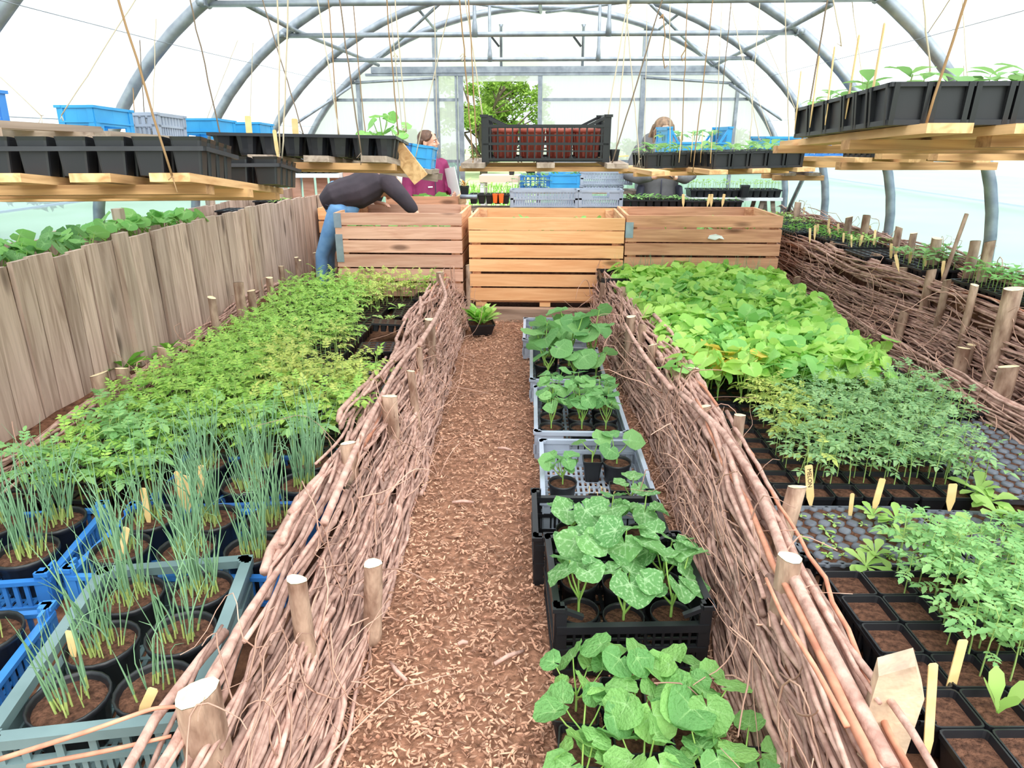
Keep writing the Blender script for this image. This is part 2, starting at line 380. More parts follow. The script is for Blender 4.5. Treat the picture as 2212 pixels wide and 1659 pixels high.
for sgn, side, A, B in ((-1, 'left', [(540, 0, 4.2), (640, 57, 5.36), (820, 135, 7.7)], [(952, 4, 6.6), (818, 126, 7.72)]),
                        (1, 'right', [(1787, 0, 4.2), (1701, 51, 5.36), (1540, 136, 7.7)], [(1404, 6, 6.6), (1536, 138, 7.72)])):
    brace([at_y(*p) - V((0, .06, .03)) for p in A], .017, 'long grey wind brace slanting under the roof hoops on the %s side' % side)
    brace([at_y(*p) - V((0, .05, .02)) for p in B], .014, 'short grey brace rising from the end hoop on the %s side of the roof' % side)
brace([at_y(903, 19, 6.6), at_y(942, 66, 7.7)], .013, 'small crossing brace beside the left roof brace at the far end')
brace([at_y(1468, 28, 6.6), at_y(1425, 62, 7.7)], .013, 'small crossing brace beside the right roof brace at the far end')
brace([at_y(978, 2, 6.7), at_y(1166, 27, 7.7)], .012, 'thin ridge brace running left from the top of the end hoop')
brace([at_y(1372, 2, 6.7), at_y(1180, 27, 7.7)], .012, 'thin ridge brace running right from the top of the end hoop')
brace([at_y(1757, 338, 6.7), at_y(1695, 470, 7.6)], .022, 'dark slanting corner brace near the far right foot of the tunnel')
brace([at_y(640, 266, 7.2), at_y(716, 216, 7.72), at_y(760, 185, 7.72)], .015, 'pale slanting tube at the far left haunch of the tunnel')
brace([at_y(1576, 182, 7.72), at_y(1690, 259, 7.4)], .015, 'pale slanting tube at the far right haunch of the tunnel')
m = MB(); m.tube([(HX, 0.5, HZ + HB - .045), (HX, 7.75, HZ + HB - .045)], .018, 8)
tag(m.build('ridge_tube', M['steel']), 'long grey ridge tube running under the top of the hoops', 'steel tube')
# film: three sheets that meet at shoulder height
prof = hoop_pts(0, 48, .04, -.05)
zs = 1.25
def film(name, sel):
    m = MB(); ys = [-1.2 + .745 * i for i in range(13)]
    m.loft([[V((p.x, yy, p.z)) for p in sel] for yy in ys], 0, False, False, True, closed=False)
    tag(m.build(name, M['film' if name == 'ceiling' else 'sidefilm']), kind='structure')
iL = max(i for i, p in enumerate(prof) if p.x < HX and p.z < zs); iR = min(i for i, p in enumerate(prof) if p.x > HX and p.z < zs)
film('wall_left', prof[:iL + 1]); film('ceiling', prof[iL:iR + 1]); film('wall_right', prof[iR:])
for x, z, nm in ((HX + HA + .03, 1.09, 'right'), (HX - HA - .03, 1.09, 'left'), ):
    m = MB(); m.box((x, 3.5, z), (.012, 8.9, .012)); tag(m.build('trim_1' if nm == 'right' else 'trim_2', M['white']), kind='structure')
# thin crop wires running under the film along the tunnel
for z, sgn, lab in ((1.95, -1, 'upper thin wire along the left film'), (1.55, -1, 'lower thin wire along the left film'), (1.95, 1, 'upper thin wire along the right film'), (1.6, 1, 'lower thin wire along the right film')):
    x = HX + sgn * (hoop_x(z) - .045); m = MB(); m.tube([(x, .3, z), (x, 4, z - .02), (x, 7.7, z)], .0018, 4)
    tag(m.build('support_wire', M['steel']), lab + ' from hoop to hoop', 'wire')
# ---------------------------------------------------------------- end wall
EY = 7.80
wb = bpy.data.objects.new('wall_back', None); COL.objects.link(wb); tag(wb, kind='structure')
def zt_arch(x): return HZ + (HB + .03) * max(0, 1 - (abs(x - HX) / (HA + .03)) ** HN) ** (1 / HN)
def panel(name, x0, x1, z0, z1, mat, top_arch=False):
    n = max(2, int((x1 - x0) / .1)); m = MB(); lo = []; hi = []
    for i in range(n + 1):
        x = x0 + (x1 - x0) * i / n; lo.append(V((x, EY, z0))); hi.append(V((x, EY, max(z0, min(z1, zt_arch(x)))) if top_arch else V((x, EY, z1))))
    m.loft([lo, hi], 0, False, False, False, closed=False); return m.build(name, mat, wb)
ZL = at_y(1100, 158, EY).z; ZR1 = at_y(900, 216, EY).z; ZR2 = at_y(900, 348, EY).z
XD0, XD1 = at_y(997, 250, EY).x, at_y(1166, 250, EY).x
XP = [at_y(775, 200, EY).x, at_y(943, 200, EY).x, XD0, XD1, at_y(1388, 200, EY).x, at_y(1592, 200, EY).x]
xa, xb = HX - HA - .02, HX + HA + .02
for x0, x1 in ((xa, XP[0]), (XP[0], XP[1]), (XP[1], XD0), (XD1, XP[4]), (XP[4], XP[5]), (XP[5], xb)):
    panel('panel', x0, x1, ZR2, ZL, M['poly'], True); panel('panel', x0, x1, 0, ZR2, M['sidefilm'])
panel('gable_sheet', xa, xb, ZL, 3, M['endfilm'], True)
panel('door_header_sheet', XD0, XD1, at_y(1080, 176, EY).z, ZL, M['poly'])
m = MB(); m.box((HX + .05, EY - .03, ZL + .03), (3.62, .06, .06)); m.box((HX + .05, EY - .03, ZL - .015), (3.75, .045, .025)); m.build('lintel', M['steel'], wb)
for i, x in enumerate(XP):
    wd = [.035, .05, .05, .045, .05, .03][i]; top = zt_arch(x) - .03 if i in (1, 4) else ZL
    m = MB(); m.box((x, EY - .02, top / 2), (wd, .05, top)); m.build('post', M['steel'], wb)
m = MB(); m.box((XD0 - .05, EY - .02, ZL / 2), (.02, .04, ZL)); m.build('door_track', M['steel'], wb)
for x0, x1 in ((xa + .25, XD0 - .03), (XD1 + .03, xb - .25)):
    for z in (ZR1, ZR2):
        m = MB(); m.box(((x0 + x1) / 2, EY - .012, z), (x1 - x0, .024, .03)); m.build('rail', M['steel'], wb)
for px in (1083, 1259):
    x = at_y(px, 100, EY).x; zt = zt_arch(x); m = MB()
    m.tube([(x, EY - .04, ZL + .05), (x, EY - .04, at_y(px, 60, EY).z), (x, EY - .04, at_y(px, 54, EY).z)], [.014, .014, .024], 8)
    m.bar((x - .1, EY - .05, at_y(px, 80, EY).z), (x - .02, EY - .05, at_y(px, 102, EY).z), .03, .02, mi=1)
    m.build('door_hanger', [M['steel'], M['black']], wb)
for s in (-1, 1):
    m = MB(); x = XP[1] if s < 0 else XP[4]; xo = x + s * .95; z = at_y(670 if s < 0 else 1670, 181, EY).z
    m.tube([(x, EY - .05, ZL - .05), (xo, EY - .05, z)], .014, 8); m.build('side_stay', M['steel'], wb)

# ================================================================ ground
m = MB(); n = 60
for i in range(n + 1):
    for j in range(n + 1):
        x = -2.8 + 5.6 * i / n; y = -.9 + 8.75 * j / n
        m.v.append((x, y, .006 * sin(x * 9 + 2 * sin(y * 3)) * sin(y * 7)))
for i in range(n):
    for j in range(n): a = i * (n + 1) + j; m.f.append((a, a + n + 1, a + n + 2, a + 1)); m.m.append(0); m.sm.append(True)
tag(m.build('floor', M['mulch']), kind='structure')
m = MB(); rr = random.Random(5)
for k in range(26000):
    y = .85 + 5.0 * (rr.random() ** 1.7); x = -.56 + rr.random() * 1.12
    l = rr.uniform(.007, .026) * (2.0 if rr.random() < .09 else 1); wd = rr.uniform(.002, .007) * (1.7 if rr.random() < .1 else 1); h = rr.uniform(.001, .004)
    a = rr.uniform(0, pi); rot = Matrix.Rotation(a, 3, 'Z') @ Matrix.Rotation(rr.gauss(0, .22), 3, 'Y') @ Matrix.Rotation(rr.gauss(0, .3), 3, 'X')
    c = V((x, y, .008 + rr.random() * .012))
    ps = [V((-l / 2, -wd * .3, 0)), V((l * .1, -wd / 2, 0)), V((l / 2, wd * .1, 0)), V((l * .2, wd / 2, 0)), V((-l * .3, wd / 2, 0))]
    top = [c + rot @ (p + V((0, 0, h))) for p in ps]; bot = [c + rot @ p for p in ps]
    m.loft([bot, top], 0, False, True)
tag(m.build('bark_mulch', M['chip']), 'brown shredded bark chips covering the path', 'mulch', kind='stuff')
m = MB(); m.box((0, 40, -.06), (160, 110, .06)); tag(m.build('ground_outside', M['grass']), kind='structure')
# grass tufts beyond the door
m = MB(); rr = random.Random(3)
for k in range(5000):
    y = 8.3 + 14 * rr.random() ** 1.5; x = rr.uniform(-4.5, 4.5); h = rr.uniform(.08, .2); a = rr.uniform(0, pi)
    dx, dy = cos(a) * .02, sin(a) * .02; lx, ly = rr.gauss(0, .04), rr.gauss(0, .04)
    m.add([(x - dx, y - dy, -.03), (x + dx, y + dy, -.03), (x + lx, y + ly, h)], [(0, 1, 2)])
tag(m.build('grass', M['herb']), 'rough green grass outside the open doorway', 'grass', kind='stuff')
# tree beyond the doorway
def leafball(m, c, r, n, s, rr, sq=.8):
    for k in range(n):
        d = V((rr.gauss(0, 1), rr.gauss(0, 1), rr.gauss(0, 1))).normalized() * r * rr.random() ** .4
        p = V(c) + V((d.x, d.y, d.z * sq)); q = Euler((rr.uniform(-.9, .9), rr.uniform(-.9, .9), rr.uniform(0, 6))).to_matrix()
        a, b = s * rr.uniform(.7, 1.3), s * rr.uniform(.4, .7)
        m.add([p + q @ V((-a, 0, 0)), p + q @ V((0, -b, b * .3)), p + q @ V((a, 0, 0)), p + q @ V((0, b, b * .3))], [(0, 1, 2, 3)])
def tree(name, base, h, w, seed, label, mat, dens=1.0, leaf=.16):
    rr = random.Random(seed); t = thing(name, label, 'tree', base)
    m = MB(); tops = []
    m.tube([(0, 0, -.1), (.05, 0, h * .2), (-.05, .1, h * .4), (.1, 0, h * .62)], [h * .035, h * .03, h * .025, h * .01], 8)
    for k in range(16):
        a = rr.uniform(0, 2 * pi); z0 = h * rr.uniform(.12, .5); r = w / 2 * rr.uniform(.6, 1); z1 = h * rr.uniform(.4, .92)
        if z1 < z0: z1 = z0 + .3
        e = V((cos(a) * r, sin(a) * r, z1)); mid = V((cos(a) * r * .45, sin(a) * r * .45, (z0 + z1) / 2 + rr.uniform(-.2, .2)))
        m.tube([(0, 0, z0), mid, e], [h * .018, h * .01, h * .004], 5); tops.append(e)
        for q in range(2):
            e2 = mid + V((rr.uniform(-1, 1), rr.uniform(-1, 1), rr.uniform(.1, 1))) * w * .2; m.tube([mid, e2], [h * .008, h * .003], 4); tops.append(e2)
    m.build('trunk', M['trunk'], t)
    m = MB()
    for e in tops: leafball(m, e, w * rr.uniform(.05, .10), int(120 * dens), leaf, rr)
    for k in range(8): leafball(m, (rr.uniform(-.4, .4) * w, rr.uniform(-.4, .4) * w, h * rr.uniform(.7, .97)), w * .09, int(70 * dens), leaf, rr)
    tag(m.build('crown', mat, t), kind='stuff'); return t
tree('broadleaf_tree', (-2.3, 27, 0), 4.3, 5.2, 4, 'spreading green tree seen through the open doorway', M['tree'], 1.5, .085)
def bush(base, w, h, seed, label, d=1.0):
    rr = random.Random(seed); t = thing('hedge_bush', label, 'bush', base); m = MB()
    for k in range(5): m.tube([(0, 0, -.1), (rr.uniform(-.3, .3) * w, rr.uniform(-.2, .2) * w, h * .7)], [.05, .01], 5)
    m.build('stem', M['trunk'], t); m = MB()
    for k in range(14): leafball(m, (rr.uniform(-.45, .45) * w, rr.uniform(-.2, .2) * w, h * rr.uniform(.15, .85)), h * .25, int(90 * d), h * .07, rr)
    tag(m.build('foliage', M['hedge'], t), kind='stuff')
for i, (x, y, w_, h_) in enumerate(((-7.5, 29, 6, 1.7), (-3.6, 30, 4, 1.35), (-.6, 30.5, 4, 1.5), (3.2, 29, 5, 1.6), (8, 30, 6, 1.8))):
    bush((x, y, 0), w_, h_, 20 + i, ['low green bush far off at the left of the field', 'low bush at the foot of the tree outside the doorway', 'low bush right of the tree outside the doorway',
         'green bush behind the right end panels', 'broad green bush far off at the right of the field'][i])
for i, (x, y, w_, h_) in enumerate(((8.5, 3, 5, 1.1), (8.5, 7.5, 5, 1.3), (-8.5, 5, 5, 1.1), (-8.5, 9.5, 5, 1.2))):
    bush((x, y, 0), w_, h_, 40 + i, ['blurred bush outside the near right film', 'blurred bush outside the far right film', 'blurred bush outside the near left film', 'blurred bush outside the far left film'][i])
# ================================================================ slatted pallet boxes
def pallet_box(label, x0, x1, y0, y1, rows, mat, zb=.1, plates=(), feet=True, group=None, cat='wooden crate', matside=None):
    t = thing('slatted_box', label, cat, ((x0 + x1) / 2, (y0 + y1) / 2, 0), group=group)
    cx, cy = (x0 + x1) / 2, (y0 + y1) / 2; W, D = x1 - x0, y1 - y0; th = .022
    rr = random.Random(int(x0 * 100) + 77)
    for (z0, z1) in rows:
        for s in (-1, 1):
            j = rr.gauss(0, .002)
            m = MB(); m.box((0, s * (D / 2 - th / 2), (z0 + z1) / 2 + j), (W + rr.uniform(-.006, .004), th, z1 - z0)); m.build('slat', mat, t)
            m = MB(); m.box((s * (W / 2 - th / 2), 0, (z0 + z1) / 2 + j), (th, D - 2 * th - .004, z1 - z0)); m.build('slat', matside or M['box_side'], t)
    zt = max(r[1] for r in rows)
    for sx in (-1, 1):
        for sy in (-1, 1):
            m = MB(); m.box((sx * (W / 2 - th - .035), sy * (D / 2 - th - .014), (zb + zt) / 2 - .006), (.07, .026, zt - zb - .02)); m.build('corner_post', matside or M['box_side'], t)
    for sx, z0, z1 in plates:
        m = MB(); m.box((sx * (W / 2 - .028), -D / 2 - .002, (z0 + z1) / 2), (.06, .003, z1 - z0)); m.box((sx * (W / 2 + .002), -D / 2 + .03, (z0 + z1) / 2), (.003, .06, z1 - z0))
        m.build('corner_plate', M['metal'], t)
    if feet:
        for s in (-.9, 0, .9):
            m = MB(); m.box((s * W / 2 * .98 - s * .02, 0, zb - .015), (.09, D - .02, .035)); m.build('foot', mat, t)
    m = MB(); m.box((0, 0, zb + .01), (W - .06, D - .06, .02)); m.build('base_board', mat, t)
    m = MB(); m.box((0, 0, (zb + .02 + zt - .2) / 2), (W - .11, D - .11, zt - .22 - zb)); m.build('soil_filling', M['bedsoil'], t)
    return t
YB = 5.63
def rowz(px, lst, y=YB): return [(at_y(px, b, y).z, at_y(px, a, y).z) for a, b in lst]
xc0, xc1 = at_y(1012, 480, YB).x, at_y(1350, 480, YB).x
rc = rowz(1180, [(470, 496), (499, 525), (531, 558), (561, 587), (592, 618), (624, 650)])
pallet_box('tall slatted orange wooden box at the end of the path, new timber', xc0, xc1, YB, YB + .8, rc, M['box_tan'], rc[-1][0] - .02)
xl0, xl1 = at_y(722, 480, YB).x, at_y(997, 480, YB).x
rl = rowz(860, [(461, 487), (490, 517), (520, 546), (550, 577), (581, 607), (612, 640)])
pallet_box('weathered pinkish slatted box with steel corner plates, person reaching into it', xl0, xl1, YB, YB + .8, rl, M['box_pink'], .1, ((-1, rl[0][0] - .02, rl[0][1]), (-1, rl[2][0] - .08, rl[2][1] + .05)))
xr0, xr1 = xc1 + .012, at_y(1692, 480, YB).x
rr_ = rowz(1520, [(467, 492), (496, 523), (527, 552), (556, 581), (586, 612), (616, 644)])
pallet_box('brown slatted box on the right behind the lime green seedlings', xr0, xr1, YB, YB + .8, rr_, M['box_brown'], .1, ((-1, rr_[1][0] + .03, rr_[0][1] - .05),))
m = MB(); m.box((0, 0, 0), (1.3, .09, .115)); tag(m.build('timber_sleeper', M['sleeper'], None, (.0, YB - .07, .052)), 'old grey timber sleeper lying along the foot of the orange slatted box', 'timber')
pallet_box('low brown slatted box behind the pinkish box, leafy plant inside', at_y(832, 420, 6.75).x, at_y(990, 420, 6.75).x, 6.75, 7.45,
           rowz(900, [(424, 452), (456, 484), (488, 516), (520, 548)], 6.75), M['box_brown'])
pallet_box('small orange slatted crate between the board planter and the jeans', -2.2, -1.95, 6.75, 7.05, [(.3 + .13 * i, .41 + .13 * i) for i in range(4)], M['box_tan'])
# upright pallet with vertical slats
t = thing('upright_pallet', 'pallet of upright pinkish slats standing by the end wall on the left', 'pallet', (at_y(690, 400, 7.4).x, 7.4, 0))
for i in range(8):
    m = MB(); m.box((-.55 + .145 * i, 0, .55), (.115, .02, 1.1)); m.build('slat', M['box_pink'], t)
for z in (.2, .8):
    m = MB(); m.box((0, .035, z), (1.2, .04, .09)); m.build('crossbar', M['oldbatten'], t)

# ================================================================ board planter along the left
rr = random.Random(21)
t = thing('board_planter', 'long raised planter of upright weathered grey boards along the left side', 'planter', (-2.25, 4.4, 0))
y = 1.95
while y < 7.1:
    wd = rr.uniform(.1, .165); zt = .94 + rr.gauss(0, .006) - max(0, y - 5.6) * .03
    m = MB(); m.box((0, 0, 0), (.022, wd - .011, zt - .12)); b = m.build('board', M['fence'], t, (rr.gauss(0, .004), y + wd / 2 - 4.4, (zt + .12) / 2)); b.rotation_euler = (rr.gauss(0, .008), rr.gauss(0, .008), rr.gauss(0, .035))
    y += wd
y = 1.95
while y < 7.3:
    wd = rr.uniform(.12, .17); zt = .94 + rr.gauss(0, .01)
    m = MB(); m.box((0, 0, 0), (.022, wd - .006, zt - .12)); m.build('board', M['fence'], t, (-.42, y + wd / 2 - 4.4, (zt + .12) / 2)); y += wd
for px, py in ((257, 503), (537, 446), (690, 420)):
    p = at_x(px, py, -2.225); m = MB(); m.box((0, 0, 0), (.03, .1, p.z - .12)); m.build('post', M['fencepost'], t, (.028, p.y - 4.4, (p.z + .12) / 2))
for yy in (4.35, 5.6, 6.6):
    m = MB(); m.box((0, 0, 0), (.035, .1, 1.0)); m.build('post', M['fencepost'], t, (-.45, yy - 4.4, .52))
m = MB(); m.box((-.21, 0.1, .48), (.39, 5.2, .72)); m.build('soil', M['bedsoil'], t)
m = MB(); m.box((0, 0, 0), (.05, .35, .36)); tag(m.build('timber_offcut', M['fencepost'], None, (-2.17, 2.12, .38), (.25, 0, 0)), 'short grey board end leaning at the near end of the left planter', 'board')

# ================================================================ bed soil
def soilbed(name, pts, z, label, side=.3):
    m = MB(); top = [V((x, y, z)) for x, y in pts]; n = 26
    (ax, ay), (bx, by), (cx_, cy_), (dx, dy) = pts; rr = random.Random(len(label))
    G = []
    for i in range(n + 1):
        for j in range(n + 1):
            u, v = i / n, j / n
            p = V((ax, ay, z)) * (1 - u) * (1 - v) + V((bx, by, z)) * u * (1 - v) + V((cx_, cy_, z)) * u * v + V((dx, dy, z)) * (1 - u) * v
            p.z = z + rr.uniform(-.008, .008); G.append(p)
    m.add(G, [(i * (n + 1) + j, (i + 1) * (n + 1) + j, (i + 1) * (n + 1) + j + 1, i * (n + 1) + j + 1) for i in range(n) for j in range(n)], 0, True)
    bot = [V((x, y, -.05)) for x, y in pts]; topr = [V((x, y, z - .008)) for x, y in pts]
    m.loft([bot, topr], 0, False, False); o = m.build(name, M['bedsoil']); return tag(o, label, 'soil', kind='stuff')
ZBL, ZBR, ZB3 = .15, .16, .63
soilbed('soil', [(-2.0, .6), (-.66, .6), (-.72, 5.55), (-2.15, 5.55)], ZBL, 'dark soil of the left seedling bed under the trays')
soilbed('soil', [(-2.24, 1.6), (-1.99, 1.6), (-2.14, 5.6), (-2.24, 5.6)], .25, 'brown soil strip between the left bed and the board planter')
soilbed('soil', [(.64, .6), (2.1, .6), (1.9, 5.55), (.52, 5.55)], ZBR, 'dark soil of the right seedling bed under the trays')
soilbed('soil', [(2.36, 1.2), (2.56, 1.2), (2.56, 7.6), (2.2, 7.6)], ZB3, 'chippings and soil of the raised bed by the right film')

# ================================================================ wattle fences
def poly(pts):
    def f(y):
        if y <= pts[0][1]: return pts[0][0]
        for (xa, ya), (xb, yb) in zip(pts, pts[1:]):
            if y <= yb: return xa + (xb - xa) * (y - ya) / (yb - ya)
        return pts[-1][0]
    return f
def stake(parent, O, top, r, seed, lean=(0, 0), low=0.0, wedge=False, mat='bark'):
    rr = random.Random(seed); top = V(top); base = V((top.x - lean[0], top.y - lean[1], low)); n = 11; loops = []
    for i in range(7):
        u = i / 6; c = base.lerp(top, u) - O; rad = r * (1.06 - .06 * u)
        l = []
        for j in range(n):
            a = 2 * pi * j / n; q = rad * (1 + .08 * sin(3 * a + seed) + rr.gauss(0, .025)); l.append(c + V((q * cos(a), q * sin(a), 0)))
        loops.append(l)
    tilt = V((rr.gauss(0, .16), rr.gauss(0, .16) - .1, 0))
    loops[-1] = [p + V((0, 0, (p - (top - O)).dot(tilt))) for p in loops[-1]]
    if wedge:      # split slab with an axe-cut slanting head
        out = [at_y(px, py, top.y) - O for px, py in ((1850, 1640), (1876, 1535), (1898, 1461), (1978, 1439), (1997, 1510), (1960, 1640))]
        out[0].z = out[-1].z = 0; out[0].x = out[1].x - .012; out[-1].x = out[-2].x - .025; m = MB(); d = V((.02, .05, .0))
        m.loft([[p + V((0, 0, 0)) for p in out], [p + d for p in out]], 0, True, True); m.build('stake', M['bare'], parent); return
    m = MB(); m.loft(loops, 0, True, False, True); o = m.build('stake', M[mat], parent)
    m = MB(); c = sum(loops[-1], V()) / n
    rim = [c + (p - c) * 1.0 + V((0, 0, .0012)) for p in loops[-1]]; inn = [c + (p - c) * .55 + V((0, 0, .0025)) for p in loops[-1]]
    m.loft([rim, inn], 0, False, True); m.build('cut_face', M['bare' if wedge else 'cut'], o)
def wattle(label, face, z0, z1, lean, y0, y1, nrod, ntwig, stakes, seed, thick=.10, rmax=.013, reach=(.7, 1.9), topline=True, mats=('rod', 'twig'), gap=.24, rmin=.006, curl=(0, 9)):
    rr = random.Random(seed); O = V((face((y0 + y1) / 2), (y0 + y1) / 2, 0))
    t = thing('wattle_fence', label, 'wattle fence', O)
    rods = []
    for k in range(nrod):
        u = rr.random(); top = topline and u > .78
        L_ = rr.uniform(*reach); ya = rr.uniform(y0 - .3 * L_, y1 - .6 * L_); yb = min(ya + L_, y1 + .1); ya = max(ya, y0 - .1)
        if yb - ya < .25: continue
        z = z0 + (z1 - z0) * (u if not top else rr.uniform(.86, 1.06)); r = rr.uniform(rmin, rmax) * (1.15 if top else .9)
        ph = (k % 2) * pi; off = rr.uniform(0, thick * (.25 if not top else 1)); amp = rr.uniform(.004, .013) * (1 if top else 1.2); gp = gap * (1.7 if top else 1.2)
        sl = rr.gauss(0, .035); n = max(5, int((yb - ya) / .09)); pts = []; w1, w2 = rr.uniform(3, 8), rr.uniform(0, 6)
        for i in range(n + 1):
            y = ya + (yb - ya) * i / n; zz = z + sl * (y - (ya + yb) / 2) + .014 * sin(w1 * y + w2); zz = max(r, zz)
            if zz > z1 + .05: zz = z1 + .05
            uu = (zz - z0) / (z1 - z0)
            x = face(y) + lean * uu + math.copysign(off, lean if lean else 1) * (1 if lean else 1) + amp * sin(pi * y / gp + ph) + rr.gauss(0, .004)
            pts.append(V((x, y, zz)) - O)
        if rr.random() < .5: pts.reverse()
        rs = [r * (1 - .55 * i / len(pts)) for i in range(len(pts))]
        rods.append((r * (yb - ya) * (2 if top else 1), pts, rs))
    rods.sort(key=lambda q: -q[0])
    rest = MB()
    for i, (s, pts, rs) in enumerate(rods):
        if i < 70:
            m = MB(); m.tube(pts, rs, 7); m.build('rod', M['rodred'] if rr.random() < .04 else M[mats[0]], t)
        else: rest.tube(pts, rs, 5)
    for i, y in enumerate(range(int((y1 - y0) / .012))):       # short dark filling inside the weave
        y = y0 + .012 * i + rr.uniform(0, .1); zz = z0 + (z1 - z0) * rr.uniform(.02, .85); uu = (zz - z0) / (z1 - z0); l = rr.uniform(.15, .4)
        x = face(y) + lean * uu + math.copysign(rr.uniform(.02, .07), lean if lean else 1)
        rest.tube([V((x, y, zz)) - O, V((x + rr.gauss(0, .01), y + l / 2, zz + rr.gauss(0, .012))) - O, V((x, y + l, zz + rr.gauss(0, .02))) - O], [.008, .008, .005], 4)
    tag(rest.build('woven_sticks', M[mats[0]], t), kind='stuff')
    tw = MB()
    for k in range(ntwig):
        y = rr.uniform(y0, y1); uu = rr.random() ** .8; p = V((face(y) + lean * uu - math.copysign(rr.uniform(-.01, .02), lean if lean else 1), y, z0 + (z1 - z0) * uu))
        d = V((rr.gauss(0, .35), rr.choice((-1, 1)), rr.gauss(0, .35))).normalized(); pts = [p - O]; st = rr.uniform(.02, .05)
        wv = rr.gauss(*curl)
        for q in range(rr.randint(5, 12)):
            d = (Matrix.Rotation(wv * st, 3, 'X') @ d + V((rr.gauss(0, .12), rr.gauss(0, .14), rr.gauss(0, .12)))).normalized()
            p = p + d * st; pts.append(V((p.x, p.y, max(.006, min(p.z, z1 + .1)))) - O)
        r = rr.uniform(.0012, .0036); tw.tube(pts, [r * (1 - .6 * i / len(pts)) for i in range(len(pts))], 4)
    tag(tw.build('fine_twigs', M[mats[1]], t), kind='stuff')
    for i, s in enumerate(stakes):
        (px, py, z, r), kw = s[:4], (s[4] if len(s) > 4 else {})
        stake(t, O, at_x(px, py, z) if z < -1 else at_z(px, py, z) if z < 5 else at_x(px, py, z - 5), r, seed * 31 + i, **kw)
    return t
faceL = poly([(-.46, .6), (-.48, 1.4), (-.50, 2.2), (-.52, 3.1), (-.59, 4.6), (-.60, 5.6)])
wattle('woven wattle fence on the left edge of the path, sawn stakes standing out of it', faceL, .01, .37, -.15, .55, 5.55, 330, 420,
       [(423, 1497, .46, .041), (640, 1252, .44, .024, dict(mat='bark')), (805, 1217, .31, .026, dict(lean=(.03, -.03))), (752, 957, .44, .027), (842, 856, .44, .032),
        (888, 802, .40, .019, dict(lean=(-.04, .08))), (928, 690, .46, .03), (950, 588, .46, .03), (1012, 572, .45, .026), (905, 752, .40, .016), (985, 565, .4, .02)], 1, thick=.13)
faceR = poly([(.49, .6), (.50, .93), (.52, 1.5), (.555, 2.3), (.54, 3.2), (.44, 4.6), (.38, 5.6)])
wattle('woven wattle fence on the right edge of the path, sawn stakes standing out of it', faceR, .01, .40, .06, .55, 5.55, 340, 460,
       [(1940, 1462, .50, .05, dict(wedge=True, lean=(.03, -.02), mat='bare')), (1708, 1205, .50, .028), (1722, 1052, .48, .026, dict(lean=(.05, 0))), (1598, 897, .48, .021, dict(lean=(.01, .02))), (1522, 878, .42, .024),
        (1498, 795, .44, .027, dict(lean=(-.02, .0))), (1411, 745, .44, .024), (1388, 701, .46, .022), (1363, 684, .46, .027), (1346, 620, .47, .018), (1274, 549, .5, .026), (1292, 556, .48, .02), (1303, 612, .42, .022)], 2, thick=.13)
face2 = poly([(2.22, 1.6), (2.19, 3.2), (2.19, 3.9), (2.06, 4.6), (2.02, 6.1), (2.0, 7.0)])
wattle('tall wattle wall of reddish sticks holding the raised bed on the right', face2, .05, .625, .07, 1.9, 7.0, 420, 300,
       [(px, py, 7.245, r) for px, py, r in ((1731, 511, .03), (1779, 513, .028), (1800, 522, .024), (1893, 549, .026), (1934, 567, .018), (1951, 578, .025), (2013, 583, .025), (2047, 605, .02), (2106, 616, .02), (2190, 624, .04))], 3, thick=.08, rmin=.004, rmax=.011)
faceL2 = poly([(-1.98, 1.8), (-1.99, 2.84), (-2.05, 3.3), (-2.12, 4.2), (-2.18, 4.9), (-2.2, 5.7)])
wattle('low wattle edging between the left seedlings and the board planter', faceL2, .16, .30, -.03, 1.7, 5.6, 46, 60,
       [(px, py, x, r) for px, py, x, r in ((214, 808, -1.95, .036), (262, 796, -1.97, .028), (350, 752, -2.0, .026), (457, 643, -2.06, .024), (515, 611, -2.08, .034), (543, 628, -2.06, .028), (582, 600, -2.1, .026), (607, 575, -2.12, .022), (645, 562, -2.13, .022), (640, 556, -2.14, .018),
        (680, 546, -2.14, .022), (712, 500, -2.05, .045))], 4, thick=.04, rmax=.012)
faceR2 = poly([(2.06, 1.9), (1.99, 2.95), (2.0, 3.6), (1.95, 4.4), (1.85, 5.5)])
wattle('low wattle edging along the far side of the right seedling bed', faceR2, .12, .34, .04, 1.9, 5.5, 90, 110,
       [(1723, 598, .42, .026), (1797, 613, .44, .026), (1955, 675, .46, .026, dict(lean=(.03, .0))), (2027, 690, .46, .034), (2082, 752, .44, .03), (2098, 745, .44, .02), (2178, 792, .46, .04)], 5, thick=.05)
faceB = poly([(2.5, 2.5), (2.5, 7.6)])
wattle('straggling wattle edging against the right film behind the seed trays', faceB, .62, .76, .02, 3.2, 7.5, 40, 90,
       [(px, py, 7.44, r, dict(low=.6, **k)) for px, py, r, k in ((1724, 437, .03, {}), (1835, 469, .026, {}), (1873, 466, .028, {}), (1943, 491, .024, {}), (1974, 504, .022, {}), (2024, 515, .03, {}), (2088, 462, .011, dict(lean=(.06, 0))), (2108, 521, .026, {}), (2140, 522, .026, {}))],
       6, thick=.03, rmax=.008)
